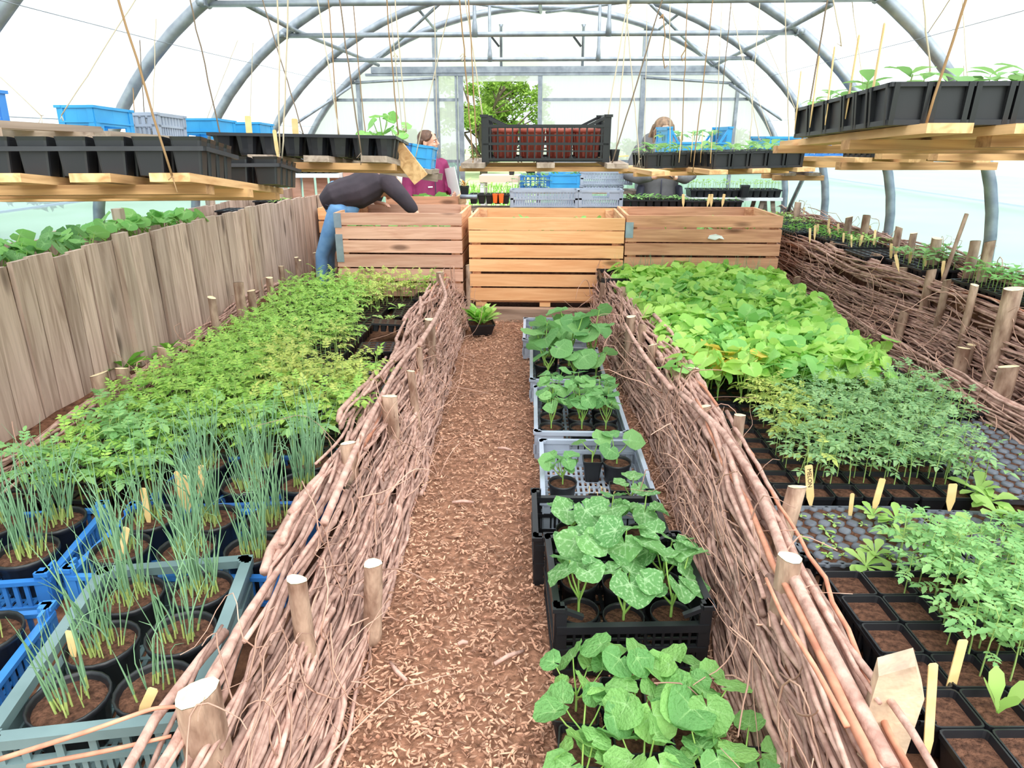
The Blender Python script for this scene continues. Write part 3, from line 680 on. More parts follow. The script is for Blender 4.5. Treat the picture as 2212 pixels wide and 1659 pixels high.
# loose long rods lying on the near fences
def loose(pts, r, label, mat='rod'):
    O = V(pts[0]); P = [V(p) - O for p in pts]; Q = []
    for i in range(len(P) - 1):
        for k in range(6): Q.append(P[i].lerp(P[i + 1], k / 6))
    Q.append(P[-1]); S = [Q[0]] + [(Q[i - 1] + Q[i] * 2 + Q[i + 1]) / 4 for i in range(1, len(Q) - 1)] + [Q[-1]]
    m = MB(); m.tube(S, [r * (1 - .3 * i / len(S)) for i in range(len(S))], 8)
    tag(m.build('loose_rod', M[mat], None, O), label, 'stick')
loose([at_z(1925, 1658, .40), at_z(1790, 1400, .44), at_z(1700, 1220, .46), at_z(1640, 1050, .46), at_z(1560, 930, .45), at_z(1470, 850, .43)], .016, 'long smooth pinkish pole lying along the top of the right path fence')
loose([at_z(1450, 840, .42), at_z(1400, 780, .46), at_z(1370, 735, .46), at_z(1350, 700, .42)], .012, 'bent pale rod curving over the right path fence by the melon bed')
loose([at_z(1830, 1570, .44), at_z(1760, 1440, .47), at_z(1690, 1330, .49), at_z(1655, 1250, .48)], .006, 'thin reddish rod arching over the near end of the right fence', 'rodred')
loose([at_z(700, 1130, .40), at_z(755, 1000, .43), at_z(800, 900, .43), at_z(860, 790, .42), at_z(905, 740, .42)], .013, 'long pale rod along the top of the left path fence')
loose([at_z(905, 745, .42), at_z(940, 690, .46), at_z(965, 640, .46), at_z(948, 590, .44)], .014, 'thick smooth bent rod wrapped round a stake on the left fence')
loose([at_z(0, 1640, .36), at_z(190, 1580, .39), at_z(330, 1530, .40), at_z(400, 1525, .39)], .005, 'orange brown twig lying across the front of the grey green crate', 'rodred')
loose([at_z(60, 1655, .33), at_z(240, 1620, .36), at_z(370, 1590, .37)], .005, 'lower orange twig in front of the grey green crate', 'rodred')
# ================================================================ plant pieces
def vnorm(d, up=V((0, 0, 1))):
    d = V(d).normalized(); s = d.cross(up)
    if s.length < 1e-3: s = d.cross(V((0, 1, 0)))
    s.normalize(); return d, s, s.cross(d).normalized()
def round_leaf(m, base, d, R, rr, mi=0, spokes=15, rings=2, cup=.25, tilt=0.0, notch=.9, lobed=.06, roll=0.0):
    """heart-shaped leaf blade; base is where the stalk joins; d points to the tip"""
    d, s, n = vnorm(d)
    if roll: q = Matrix.Rotation(roll, 3, d); s = q @ s; n = q @ n
    vs = [V(base)]; at = [1.0]; A = radians(168)
    ph = rr.uniform(0, 6)
    for k in range(1, rings + 1):
        f = k / rings
        for i in range(spokes):
            a = -A + 2 * A * i / (spokes - 1)
            r = R * (.66 + .34 * cos(a) + .20 * sin(a) ** 2 + .10 * max(0, -cos(a)) ** 2)
            r *= 1 + lobed * cos(5 * a + .2) + (.025 * (-1) ** i if k == rings else 0)
            rho = r * f
            h = R * (cup * (.34 * f * abs(sin(a)) + .16 * f * sin(2 * a + ph) - .30 * f * f * max(0, cos(a))) + (.035 * f if i % 2 == 0 else -.02 * f) * (.6 + cup) + .05 * f * sin(3 * a + ph * 2))
            vs.append(V(base) + d * (rho * cos(a) + R * .0) + s * (rho * sin(a)) + n * h)
            at.append(1 - .45 * f if i % 4 == (spokes // 2) % 4 else (.62 - .3 * f if i % 2 == (spokes // 2) % 2 else .0))
    fs = [(0, 1 + i, 2 + i) for i in range(spokes - 1)]
    for k in range(rings - 1):
        b0, b1 = 1 + k * spokes, 1 + (k + 1) * spokes
        fs += [(b0 + i, b1 + i, b1 + i + 1, b0 + i + 1) for i in range(spokes - 1)]
    b = len(m.v); m.at.setdefault('vein', [0.0] * b)
    m.at['vein'].extend([0.0] * (b - len(m.at['vein']))); m.add(vs, fs, mi, True); m.at['vein'].extend(at)
def leaflet(m, p, d, n, l, w, mi=0, droop=.2):
    s = d.cross(n).normalized(); dn = -n
    c1 = p + d * l * .4 + dn * l * .03; c2 = p + d * l * .72 + dn * l * droop * .5; t = p + d * l + dn * l * droop
    L1 = p + d * l * .3 + s * w + n * w * .25; L2 = p + d * l * .68 + s * w * .62 + n * w * .05 - n * l * droop * .35
    R1 = p + d * l * .3 - s * w + n * w * .25; R2 = p + d * l * .68 - s * w * .62 + n * w * .05 - n * l * droop * .35
    m.add([p, c1, c2, t, L1, L2, R1, R2], [(0, 1, 4), (1, 2, 5, 4), (2, 3, 5), (0, 6, 1), (1, 6, 7, 2), (2, 7, 3)], mi, False)
def leaflet_big(m, p, d, n, l, w, mi=0, droop=.2):
    """toothed tomato leaflet with a folded midrib"""
    s = d.cross(n).normalized(); us = [0, .16, .3, .42, .58, .7, .84, 1]; ws = [.08, .72, .62, 1, .72, .78, .36, 0]
    mid = [p + d * l * u - n * l * droop * u * u for u in us]
    Lf = [mid[i] + s * w * ws[i] + n * w * ws[i] * .3 for i in range(8)]; Rt = [mid[i] - s * w * ws[i] + n * w * ws[i] * .3 for i in range(8)]
    fs = []
    for i in range(7): fs += [(i, i + 1, 8 + i + 1, 8 + i), (i + 1, i, 16 + i, 16 + i + 1)]
    m.add(mid + Lf + Rt, fs, mi, True)
def compound(m, p, d, l, rr, lf=leaflet, npair=3, wid=.34, mi=0, ms=1, up=V((0, 0, 1))):
    d, s, n = vnorm(d); k = 5; pts = []; q = V(p); dd = V(d)
    for i in range(k):
        pts.append(V(q)); q = q + dd * l / k; dd = (dd + V((0, 0, -.13))).normalized()
    m.tube(pts, [l * .018, l * .017, l * .015, l * .012, l * .008], 3, ms, False)
    for j in range(npair):
        u = .34 + .5 * j / max(1, npair - 1); i = min(k - 2, int(u * (k - 1))); a = pts[i].lerp(pts[i + 1], u * (k - 1) - i)
        td = (pts[i + 1] - pts[i]).normalized(); _, s2, n2 = vnorm(td)
        for sg in (-1, 1):
            e = (td * rr.uniform(.35, .7) + s2 * sg + n2 * rr.uniform(-.15, .25)).normalized(); ll = l * wid * rr.uniform(.85, 1.2)
            lf(m, a, e, n2, ll, ll * rr.uniform(.22, .30), mi, rr.uniform(.05, .35))
    td = (pts[-1] - pts[-2]).normalized(); _, s2, n2 = vnorm(td)
    lf(m, pts[-1], td, n2, l * wid * 1.35, l * wid * .36, mi, rr.uniform(.1, .4))
def tomato_mesh(seed, h, lf=leaflet, nl=5, L_=.085, parts=False):
    rr = random.Random(seed); bx, by = rr.gauss(0, .012), rr.gauss(0, .012)
    st = [V((bx * u * u, by * u * u, h * u)) for u in (0, .3, .6, .85, 1)]
    out = []; m = MB(); m.tube(st, [.0026, .0023, .002, .0015, .001], 4, 1, False)
    if parts: out.append(('stem', m)); 
    a0 = rr.uniform(0, 6)
    for i in range(nl):
        u = .42 + .58 * i / (nl - 1); k = min(3, int(u * 4)); z = h * u
        p = V((bx * u * u, by * u * u, z)); a = a0 + i * 2.4 + rr.gauss(0, .2); el = rr.uniform(.15, .6) + .5 * (u > .9)
        d = V((cos(a) * cos(el), sin(a) * cos(el), sin(el)))
        mm = MB() if parts else m
        compound(mm, p, d, L_ * rr.uniform(.75, 1.15) * (1 - .35 * (u > .9)), rr, lf, 3 if lf is leaflet_big or i > 1 else 2)
        if parts: out.append(('leaf', mm))
    return out if parts else m
def squash_mesh(seed, h, R, nl=3, spokes=11, rings=2, spread=.5, parts=False, lobed=.05, cup=.3):
    rr = random.Random(seed); m = MB(); out = []; a0 = rr.uniform(0, 6)
    m.tube([(0, 0, 0), (0, 0, h * .45)], [R * .07, R * .06], 5, 1, False)
    if parts: out.append(('stem', m))
    for i in range(nl):
        a = a0 + i * 2 * pi / nl * rr.uniform(.85, 1.15); hh = h * rr.uniform(.68, 1.0); e = R * spread * rr.uniform(.5, 1.3)
        mm = MB() if parts else m
        p0 = V((0, 0, h * rr.uniform(.15, .42))); p1 = V((cos(a) * e, sin(a) * e, hh)); mid = p0.lerp(p1, .5) + V((cos(a), sin(a), 0)) * e * .12
        mm.tube([p0, mid, p1], [R * .055, R * .045, R * .035], 4, 1, False)
        el = rr.uniform(-.75, .25); d = V((cos(a) * cos(el), sin(a) * cos(el), sin(el)))
        round_leaf(mm, p1, d, R * rr.uniform(.72, 1.12), rr, 0, spokes, rings, cup * rr.uniform(.5, 1.9), 0, .9, lobed, rr.gauss(0, .35))
        if parts: out.append(('leaf', mm))
    return out if parts else m
def onion_mesh(seed, n, h, r, bent=.12):
    rr = random.Random(seed); m = MB()
    for k in range(n):
        a = rr.uniform(0, 2 * pi); q = r * sqrt(rr.random()); p = V((cos(a) * q, sin(a) * q, 0)); hh = h * rr.uniform(.55, 1.1)
        d = V((rr.gauss(0, .09) + cos(a) * .07, rr.gauss(0, .09) + sin(a) * .07, 1)); w0 = rr.uniform(.0014, .0027); pts = []; b = rr.random() < bent
        ax = V((rr.gauss(0, 1), rr.gauss(0, 1), 0)).normalized(); cur = (rr.uniform(.45, .75) if b else rr.gauss(0, .07))
        for i in range(7):
            pts.append(V(p)); p = p + d.normalized() * hh / 6
            if not b or i > 2: d = Matrix.Rotation(cur, 3, ax) @ d
        m.tube(pts[:2], [w0 * 1.25, w0 * 1.1], 4, 1, False); m.tube(pts[1:], [w0 * 1.1, w0, w0 * .9, w0 * .7, w0 * .45, w0 * .12], 4, 0, False)
    return m
def rosette_mesh(seed, n, L_, w=.36, el=(.3, .9)):
    rr = random.Random(seed); m = MB()
    for i in range(n):
        a = i * 2.4 + rr.gauss(0, .2); e = rr.uniform(*el); l = L_ * rr.uniform(.65, 1.1); d = V((cos(a) * cos(e), sin(a) * cos(e), sin(e))); d, s, n2 = vnorm(d)
        us = [0, .25, .5, .75, .93, 1]; ws = [.1, .28, .62, 1, .7, .1]; mid = [d * l * u - n2 * l * .35 * u * u + V((0, 0, .002)) for u in us]
        A = [mid[j] + s * l * w * ws[j] * .5 + n2 * l * w * ws[j] * .18 for j in range(6)]; B = [mid[j] - s * l * w * ws[j] * .5 + n2 * l * w * ws[j] * .18 for j in range(6)]
        fs = []
        for j in range(5): fs += [(j, j + 1, 6 + j + 1, 6 + j), (j + 1, j, 12 + j, 12 + j + 1)]
        m.add(mid + A + B, fs, 0, True)
    return m
def broad_mesh(seed, h, R):
    """young plant with a pair of oval seed leaves and two true leaves"""
    rr = random.Random(seed); m = MB(); m.tube([(0, 0, 0), (rr.gauss(0, .004), rr.gauss(0, .004), h)], [.0022, .0016], 4, 1, False)
    a0 = rr.uniform(0, 6)
    for i in range(4):
        a = a0 + (pi if i % 2 else 0) + (pi / 2 if i > 1 else 0) + rr.gauss(0, .25); el = rr.uniform(-.1, .75); d = V((cos(a) * cos(el), sin(a) * cos(el), sin(el))); d, s, n2 = vnorm(d)
        l = R * rr.uniform(.8, 1.25); p = V((0, 0, h * (.8 if i < 2 else 1))); us = [0, .2, .45, .7, .9, 1]; ws = [.08, .5, .95, 1, .55, .05]
        mid = [p + d * l * u - n2 * l * .28 * u * u for u in us]; A = [mid[j] + s * l * .3 * ws[j] + n2 * l * .06 * ws[j] for j in range(6)]; B = [mid[j] - s * l * .3 * ws[j] + n2 * l * .06 * ws[j] for j in range(6)]
        fs = []
        for j in range(5): fs += [(j, j + 1, 6 + j + 1, 6 + j), (j + 1, j, 12 + j, 12 + j + 1)]
        m.add(mid + A + B, fs, 0, True)
    return m
def parts_thing(name, label, cat, pieces, mats, loc=(0, 0, 0), group=None):
    t = thing(name, label, cat, loc, group=group)
    for nm, m in pieces: m.build(nm, mats, t)
    return t
def meshobj(name, me, loc, rz=0, sc=1, rot=None):
    o = bpy.data.objects.new(name, me); COL.objects.link(o); o.location = loc
    o.rotation_euler = rot if rot is not None else (0, 0, rz); o.scale = (sc,) * 3 if not isinstance(sc, tuple) else sc
    return o

# ================================================================ pots, trays, crates
def round_pot(label, loc, r, h, soil=.86, group=None, mat='black', cat='plant pot', name='plant_pot', n=20, ribs=False):
    t = thing(name, label, cat, loc, group=group); m = MB()
    m.lathe([(0, .002), (r * .74, 0), (r * .78, .004), (r * .95, h * .84), (r * .97, h * .85), (r * 1.0, h * .86), (r * 1.02, h), (r * .965, h), (r * .935, h * .93), (r * .88, h * soil * .98)], n)
    if ribs:
        for k in range(10):
            a = 2 * pi * k / 10; m.bar((cos(a) * r * .8, sin(a) * r * .8, .01), (cos(a) * r * .97, sin(a) * r * .97, h * .84), .012, .008, (cos(a), sin(a), 0))
    m.build('pot_wall', M[mat], t); m = MB(); rr = random.Random(int(loc[0] * 1000) + 5)
    m.lathe([(r * .9, h * soil), (r * .6, h * soil + .004), (0, h * soil + .002)], n); m.build('soil', M['soil'], t)
    return t
def sq_pot_mesh(w, h, soil=.82, n=3):
    m = MB(); b = w * .72
    m.loft([rrect(b, b, .008, 0, n=n), rrect(w * .95, w * .95, .01, h * .85, n=n), rrect(w, w, .011, h * .86, n=n), rrect(w, w, .011, h, n=n), rrect(w - .008, w - .008, .009, h, n=n), rrect(w * .85, w * .85, .008, h * soil * .97, n=n)], 0, True, False)
    s = MB(); s.loft([rrect(w * .87, w * .87, .008, h * soil, n=n)], 0, False, True); return m, s
def sq_pot(label, loc, w, h, rz=0, group=None, soil=.82, name='square_pot', mat='black'):
    t = thing(name, label, 'plant pot', loc, rz, group); a, b = sq_pot_mesh(w, h, soil); a.build('pot_wall', M[mat], t); b.build('soil', M['soil'], t); return t
def seed_tray(label, nx, ny, p, h, loc=(0, 0, 0), rz=0, group=None, cellw=.86, taper=.74, rnd=.008, mat='black', soilz=.86, py=None, skirt=.012, strap=False, rim=True, name='seed_tray', empty=False, ribs=False):
    """black tray of joined cells, filled with soil; origin at the middle of its underside"""
    py = py or p; t = thing(name, label, 'seed tray', loc, rz, group); W, D = nx * p, ny * py; m = MB(); s = MB()
    for i in range(nx):
        for j in range(ny):
            c = (-W / 2 + p * (i + .5), -D / 2 + py * (j + .5)); w_, d_ = p * cellw, py * cellw
            m.loft([rrect(w_ * taper, d_ * taper, rnd * .8, 0, c), rrect(w_ * .97, d_ * .97, rnd, h * .9, c), rrect(w_ + .002, d_ + .002, rnd, h, c), rrect(w_ - .006, d_ - .006, rnd * .8, h, c), rrect(w_ * .9, d_ * .9, rnd * .8, h * soilz * .97, c)], 0, True, False)
            if not empty: s.loft([rrect(w_ * .93, d_ * .93, rnd * .8, h * soilz, c)], 0, False, True)
            else: m.loft([rrect(w_ * .75, d_ * .75, rnd * .8, .008, c), rrect(w_ * .9, d_ * .9, rnd * .8, h * soilz, c)], 0, True, False)
    g = p * (1 - cellw)
    if rim:
        for i in range(nx + 1): m.box((-W / 2 + p * i, 0, h - .002), (max(.004, g), D + g, .004))
        for j in range(ny + 1): m.box((0, -D / 2 + py * j, h - .0016), (W + g, max(.004, py * (1 - cellw)), .004))
        for sg in (-1, 1):
            m.box((sg * (W / 2 + g * .4), 0, h - skirt / 2), (.004, D + g, skirt)); m.box((0, sg * (D / 2 + g * .4), h - skirt / 2), (W + g, .004, skirt))
    if ribs:       # deep propagation tray: solid outer walls with upright ribs
        for sg in (-1, 1):
            for i in range(nx + 1):
                for dx in (-.25, .25):
                    x = -W / 2 + p * i + dx * p * .4
                    if abs(x) <= W / 2: m.bar((x, sg * (D / 2 - .006), 0), (x, sg * (D / 2 + .003), h), .012, .012, (0, 1, 0))
            for j in range(ny + 1):
                for dy in (-.25, .25):
                    y = -D / 2 + py * j + dy * py * .4
                    if abs(y) <= D / 2: m.bar((sg * (W / 2 - .006), y, 0), (sg * (W / 2 + .003), y, h), .012, .012, (1, 0, 0))
            m.box((0, sg * (D / 2 - .004), .006), (W, .008, .012)); m.box((sg * (W / 2 - .004), 0, .006), (.008, D, .012))
    m.build('tray_body', M[mat], t)
    if s.v: s.build('soil', M['soil'], t)
    if strap:
        b = MB(); z = h * .68
        for sg in (-1, 1):
            b.box((sg * (W / 2 + .004), 0, z), (.006, D + .014, .012)); b.box((0, sg * (D / 2 + .004), z), (W + .014, .006, .012))
        b.build('carry_frame', M['blackmat'], t)
    return t
def plug_tray(label, nx, ny, p, loc, rz=0, group=None):
    t = thing('plug_tray', label, 'seed tray', loc, rz, group); W, D = nx * p, ny * p; m = MB(); h = .045
    m.loft([rrect(W * .94, D * .94, .01, 0), rrect(W + .01, D + .01, .012, h - .004), rrect(W + .024, D + .024, .014, h - .004), rrect(W + .024, D + .024, .014, h + .004), rrect(W + .004, D + .004, .01, h + .004), rrect(W, D, .01, h - .004)], 0, True, False)
    for i in range(nx + 1):
        for j in range(ny + 1):
            c = (-W / 2 + p * i, -D / 2 + p * j); k = .5 if i in (0, nx) or j in (0, ny) else .64
            r45 = lambda w_, z: [V((c[0] + (q.x - q.y) * .7071, c[1] + (q.x + q.y) * .7071, z)) for q in rrect(w_, w_, w_ * .3, z)]
            m.loft([r45(p * .8 * k / .64, h - .006), r45(p * .72 * k / .64, h + .002), r45(p * .4 * k / .64, h + .004)], 0, False, True, True)
    m.build('tray_body', M['plug'], t); s = MB(); s.loft([rrect(W, D, .01, h - .004)], 0, False, True); s.build('soil', M['soil'], t); return t
def wall_bars(m, p0, p1, z0, z1, th, rows):
    """rows: (za, zb, kind, pitch, duty) in 0..1 of the height"""
    p0, p1 = V(p0), V(p1); d = (p1 - p0); L_ = d.length; d.normalize(); nrm = V((-d.y, d.x, 0))
    rot = Matrix((d, nrm, V((0, 0, 1)))).transposed()
    H = z1 - z0
    for row in rows:
        za, zb, kd = z0 + H * row[0], z0 + H * row[1], row[2]
        if kd == 'bar': m.box(((p0 + p1) / 2) + V((0, 0, (za + zb) / 2)), (L_, th * (row[3] if len(row) > 3 else 1), zb - za), rot)
        elif kd == 'ribs':
            n = max(2, int(L_ / row[3]))
            for i in range(n + 1):
                c = p0 + d * (L_ * i / n); m.box(c + V((0, 0, (za + zb) / 2)), (row[3] * row[4], th * .8, zb - za), rot)
        elif kd == 'grid':
            n = max(2, int(L_ / row[3])); nz = max(1, int((zb - za) / row[3]))
            for i in range(n + 1): c = p0 + d * (L_ * i / n); m.box(c + V((0, 0, (za + zb) / 2)), (row[3] * row[4], th * .8, zb - za), rot)
            for j in range(nz + 1): m.box(((p0 + p1) / 2) + V((0, 0, za + (zb - za) * j / nz)), (L_, th * .7, row[3] * row[4]), rot)
        elif kd == 'gap':      # solid at both ends, open in the middle (hand hole)
            e = L_ * row[3]
            for c in (p0 + d * e / 2, p1 - d * e / 2): m.box(c + V((0, 0, (za + zb) / 2)), (e, th, zb - za), rot)
SOLID = [(0, 1, 'bar')]
R_SLOT = [(0, .1, 'bar', 1.6), (.1, .42, 'ribs', .022, .55), (.42, .52, 'bar', 1.8), (.52, .86, 'ribs', .03, .7), (.86, 1, 'bar', 2.4)]
R_HAND = [(0, .1, 'bar', 1.6), (.1, .42, 'ribs', .022, .6), (.42, .52, 'bar', 1.8), (.52, .86, 'gap', .3), (.86, 1, 'bar', 2.4)]
R_GRID = [(0, .08, 'bar', 1.5), (.08, .9, 'grid', .045, .24), (.9, 1, 'bar', 2)]
R_PANEL = [(0, .9, 'bar', .7), (.40, .46, 'bar', 2.2), (.88, 1, 'bar', 2.4), (0, .9, 'ribs', .13, .08)]
R_LEGS = [(0, .28, 'gap', .2), (.28, .9, 'bar', .7), (.38, .44, 'bar', 2.2), (.9, 1, 'bar', 2.4), (.28, .9, 'ribs', .14, .08)]
def crate(label, Lx, Ly, H, mat, loc, rz=0, rows=R_SLOT, ends=R_HAND, group=None, notch=0.0, floor_='grid', rot=None, name='plastic_crate', th=.008, taper=.96):
    t = thing(name, label, 'crate', loc, rz, group, rot); mt = M[mat]; x, y = Lx / 2, Ly / 2; hs = H - notch
    for nm, a, b, rw, hh in (('side_wall', (-x, -y, 0), (x, -y, 0), rows, hs if notch >= 0 else H), ('side_wall', (x, y, 0), (-x, y, 0), rows, hs if notch >= 0 else H),
                         ('end_wall', (x, -y, 0), (x, y, 0), ends, H), ('end_wall', (-x, y, 0), (-x, -y, 0), ends, H)):
        m = MB(); wall_bars(m, a, b, .004, hh, th, rw)
        if notch > 0 and nm == 'side_wall':
            A, B = V(a), V(b); d = (B - A).normalized(); L_ = (B - A).length; e = L_ * .17
            for P_, sg in ((A, 1), (B, -1)): m.bar(P_ + d * sg * .01 + V((0, 0, H - .008)), P_ + d * sg * e + V((0, 0, hs - .006)), .014, th * 1.6, (0, 0, 1)); m.bar(P_ + d * sg * .02 + V((0, 0, H - .02 - notch * .4)), P_ + d * sg * .02 + V((0, 0, hs)), .012, .02, (1, 0, 0))
        m.build(nm, mt, t)
    for sx in (-1, 1):
        for sy in (-1, 1):
            m = MB(); e = .03
            m.box((sx * (x - e / 2 + .003), sy * (y + .002), H / 2), (e, th * 1.3, H)); m.box((sx * (x + .002), sy * (y - e / 2 + .003), H / 2), (th * 1.3, e, H)); m.box((sx * (x - .004), sy * (y - .004), H - .006), (.034, .034, .012)); m.build('corner_post', mt, t)
    m = MB()
    if floor_ == 'grid':
        n = int(Lx / .022)
        for i in range(n + 1): m.box((-x + Lx * i / n, 0, .006), (.012, Ly, .006))
        k = int(Ly / .05)
        for i in range(k + 1): m.box((0, -y + Ly * i / k, .0065), (Lx, .012, .007))
    else: m.box((0, 0, .006), (Lx, Ly, .006))
    m.build('base', mt, t); return t
def plant_label(loc, h, wd, lean=(0, 0), rz=0, label='', group='wooden plant labels', text=None, point=True):
    m = MB(); a = .0012
    prof = [(-wd / 2, .035), (wd / 2, .035), (wd / 2, h), (-wd / 2, h)] if not point else [(0, -.02), (wd / 2, .03), (wd / 2, h - .004), (wd / 2 - .004, h), (-wd / 2 + .004, h), (-wd / 2, h - .004), (-wd / 2, .03)]
    m.loft([[V((x, -a, z)) for x, z in prof], [V((x, a, z)) for x, z in prof]], 0, True, True)
    o = m.build('plant_label', M['labelwood'], None, loc, (lean[0], lean[1], rz)); tag(o, label, 'plant label', group)
    if text:
        cu = bpy.data.curves.new('lettering', 'FONT'); cu.body = text; cu.size = wd * .75; cu.extrude = .0003; cu.align_x = 'CENTER'; cu.align_y = 'CENTER'; cu.offset = .0
        tmp = bpy.data.objects.new('tmp', cu); COL.objects.link(tmp); me = bpy.data.meshes.new_from_object(tmp); bpy.data.objects.remove(tmp)
        me.materials.clear(); me.materials.append(M['ink']); l = bpy.data.objects.new('lettering', me); COL.objects.link(l); l.parent = o
        l.location = (0, -a - .0006, h * .68); l.rotation_euler = (pi / 2, pi / 2, 0)
    return o
# ================================================================ left bed: onions in pots and crates
rr = random.Random(31)
def onion_pot(loc, r, h, n, oh, label, group, seed, off=(0, 0)):
    t = round_pot(label, loc, r, h, .86, group, name='potted_onions', cat='potted seedlings')
    m = onion_mesh(seed, n, oh, r * .55); o = m.build('shoots', [M['onion'], M['onionb']], t, (off[0], off[1], h * .86)); return t
ZP = ZBL + .012
cg = crate('grey green plastic crate holding six pots of onions at the near left corner', .39, .58, .155, 'greygreen', (-.975, 1.33, ZBL + .002), radians(11), rows=[(0, .1, 'bar', 1.6), (.1, .45, 'ribs', .024, .45), (.45, .55, 'bar', 2), (.55, .84, 'ribs', .06, .25), (.84, 1, 'bar', 3)],
           ends=[(0, .1, 'bar', 1.6), (.1, .45, 'ribs', .024, .5), (.45, .55, 'bar', 2), (.55, .84, 'gap', .25), (.84, 1, 'bar', 3)], th=.01)
def rot2(c, a, x, y): return (c[0] + x * cos(a) - y * sin(a), c[1] + x * sin(a) + y * cos(a))
a = radians(11); gp = [(.09, .19), (-.09, .19), (.09, .01), (-.09, .0), (.085, -.17), (-.09, -.18)]
for i, (x, y) in enumerate(gp):
    q = rot2((-.975, 1.33), a, x, y)
    onion_pot((q[0], q[1], ZP), .083, .125, [36, 34, 18, 30, 12, 18][i], [.27, .33, .27, .30, .18, .26][i],
              ['black pot of dense onion seedlings at the far right of the grey green crate', 'black pot of tall onion seedlings at the far left of the grey green crate', 'black pot of sparse onion seedlings in the middle right of the grey green crate',
               'black pot of onion seedlings in the middle left of the grey green crate', 'black pot with few short shoots at the near right of the grey green crate', 'black pot with sparse shoots at the near left of the grey green crate'][i], None, 300 + i)
def bluecrate(label, c, L_, W, rz, mat='blue'):
    return crate(label, L_, W, .13, mat, (c[0], c[1], ZBL + .002), rz, rows=[(0, .1, 'bar', 1.5), (.1, .7, 'ribs', .028, .4), (.7, .8, 'bar', 2.2)], ends=[(0, .1, 'bar', 1.5), (.1, .7, 'ribs', .028, .4), (.7, .8, 'bar', 2.4), (.8, 1, 'gap', .14)], th=.009)
bluecrate('bright blue plastic crate of onion pots directly behind the grey green crate', (-1.06, 1.81), .62, .37, radians(2))
bluecrate('deep blue plastic crate of onion pots beside the tomato seedlings', (-1.06, 2.22), .60, .37, radians(6), 'navy')
bluecrate('bright blue crate of onion pots at the left picture edge, behind the others', (-1.73, 1.74), .58, .40, radians(10))
bluecrate('bright blue crate of onion pots at the left edge nearest the camera', (-1.55, 1.21), .58, .40, radians(10))
def potrow(c, rz, pts, r, label, group, s0, oh):
    for i, (x, y) in enumerate(pts):
        q = rot2(c, rz, x, y); onion_pot((q[0], q[1], ZP), r, .125, rr.randint(26, 40), oh * rr.uniform(1.05, 1.35), label, group, s0 + i)
g6 = [(-.2, -.088), (0, -.088), (.2, -.088), (-.2, .088), (0, .088), (.2, .088)]
potrow((-1.06, 1.81), radians(2), g6, .083, 'black pot of tall thin onions in the bright blue crate behind the grey green crate', 'onion pots in the blue crate', 320, .27)
potrow((-1.06, 2.22), radians(6), g6, .082, 'black pot of thin onion seedlings standing in the deep blue crate', 'onion pots in the deep blue crate', 340, .26)
potrow((-1.73, 1.74), radians(10), [(-.18, -.09), (.0, -.09), (.19, -.09), (-.18, .09), (0, .09), (.19, .09)], .085, 'black pot of onion seedlings in the blue crate at the left picture edge', 'onion pots in the left edge crate', 360, .28)
potrow((-1.55, 1.21), radians(10), [(.19, -.09), (.0, -.09), (.19, .09), (.0, .09), (-.19, .09)], .085, 'black pot of onion seedlings in the nearest blue crate at the left edge', 'onion pots in the nearest blue crate', 380, .27)
for i, (px, py, ln, lab, tx) in enumerate(((432, 1075, .14, 'narrow wooden label leaning among the onions by the tomatoes', None), (393, 1090, .0, 'upright wooden label among the onions left of the leaning one', None), (405, 1100, .05, 'broad wooden label standing among the onions', None),
        (322, 1130, -.06, 'wooden label with pointed top behind the blue crate corner', None), (258, 1215, .3, 'wooden label leaning on the bright blue crate corner', None), (160, 1420, -.05, 'slim pale label in a pot left of the grey green crate', None), (300, 1545, .5, 'short wooden label lying in the near pot of the grey green crate', None))):
    p = at_z(px, py, .27); plant_label((p.x, p.y, ZP + .10), .13 if i < 5 else .08, .022 if i != 2 else .034, (-.1, ln), rr.uniform(-.4, .3), lab, None, None)

# ================================================================ seedling masses
BIG = {}
def mats_for(k): return {'tom': [M['tom'], M['tomstem']], 'tomy': [M['tomy'], M['tomstem']], 'tomd': [M['tomd'], M['tomstem']], 'tomf': [M['tomf'], M['tomstem']]}[k]
def scatter(xf, y0, y1, sp, seed, jit=.35):
    rr = random.Random(seed); pts = []; y = y0
    while y < y1:
        x0, x1 = xf(y); x = x0 + rr.uniform(0, sp)
        while x < x1: pts.append((x + rr.gauss(0, sp * jit * .4), y + rr.gauss(0, sp * jit * .4))); x += sp
        y += sp
    return pts
def lx(y):
    right = -.80 if y > 2.6 else -.88
    if 3.3 < y < 5.25: right = -1.22 + .06 * sin(y * 5)
    return (-1.83 - .06 * (y - 2), right)
tomA = [tomato_mesh(50 + i, .17, leaflet, 5, .085) for i in range(5)]
tomB = [tomato_mesh(60 + i, .20, leaflet_big, 6, .115) for i in range(5)]
meA = {k: [m.mesh('tomato_seedling', mats_for(k)) for m in tomA] for k in ('tom', 'tomy', 'tomd')}
pts = scatter(lx, 2.06, 5.45, .066, 71); pts = [p for p in pts if not (p[1] < 2.45 and p[0] > -1.38)]
pts.sort(key=lambda p: p[1]); rr = random.Random(8)
restm = {'tom': MB(), 'tomy': MB()}; count = 0; ZT = ZBL + .075
frontL = [p for p in pts if p[1] < 2.55][::3]
labs = {'tom': 'light green tomato seedling in the crowded left bed', 'tomy': 'yellowish tomato seedling in the crowded left bed'}
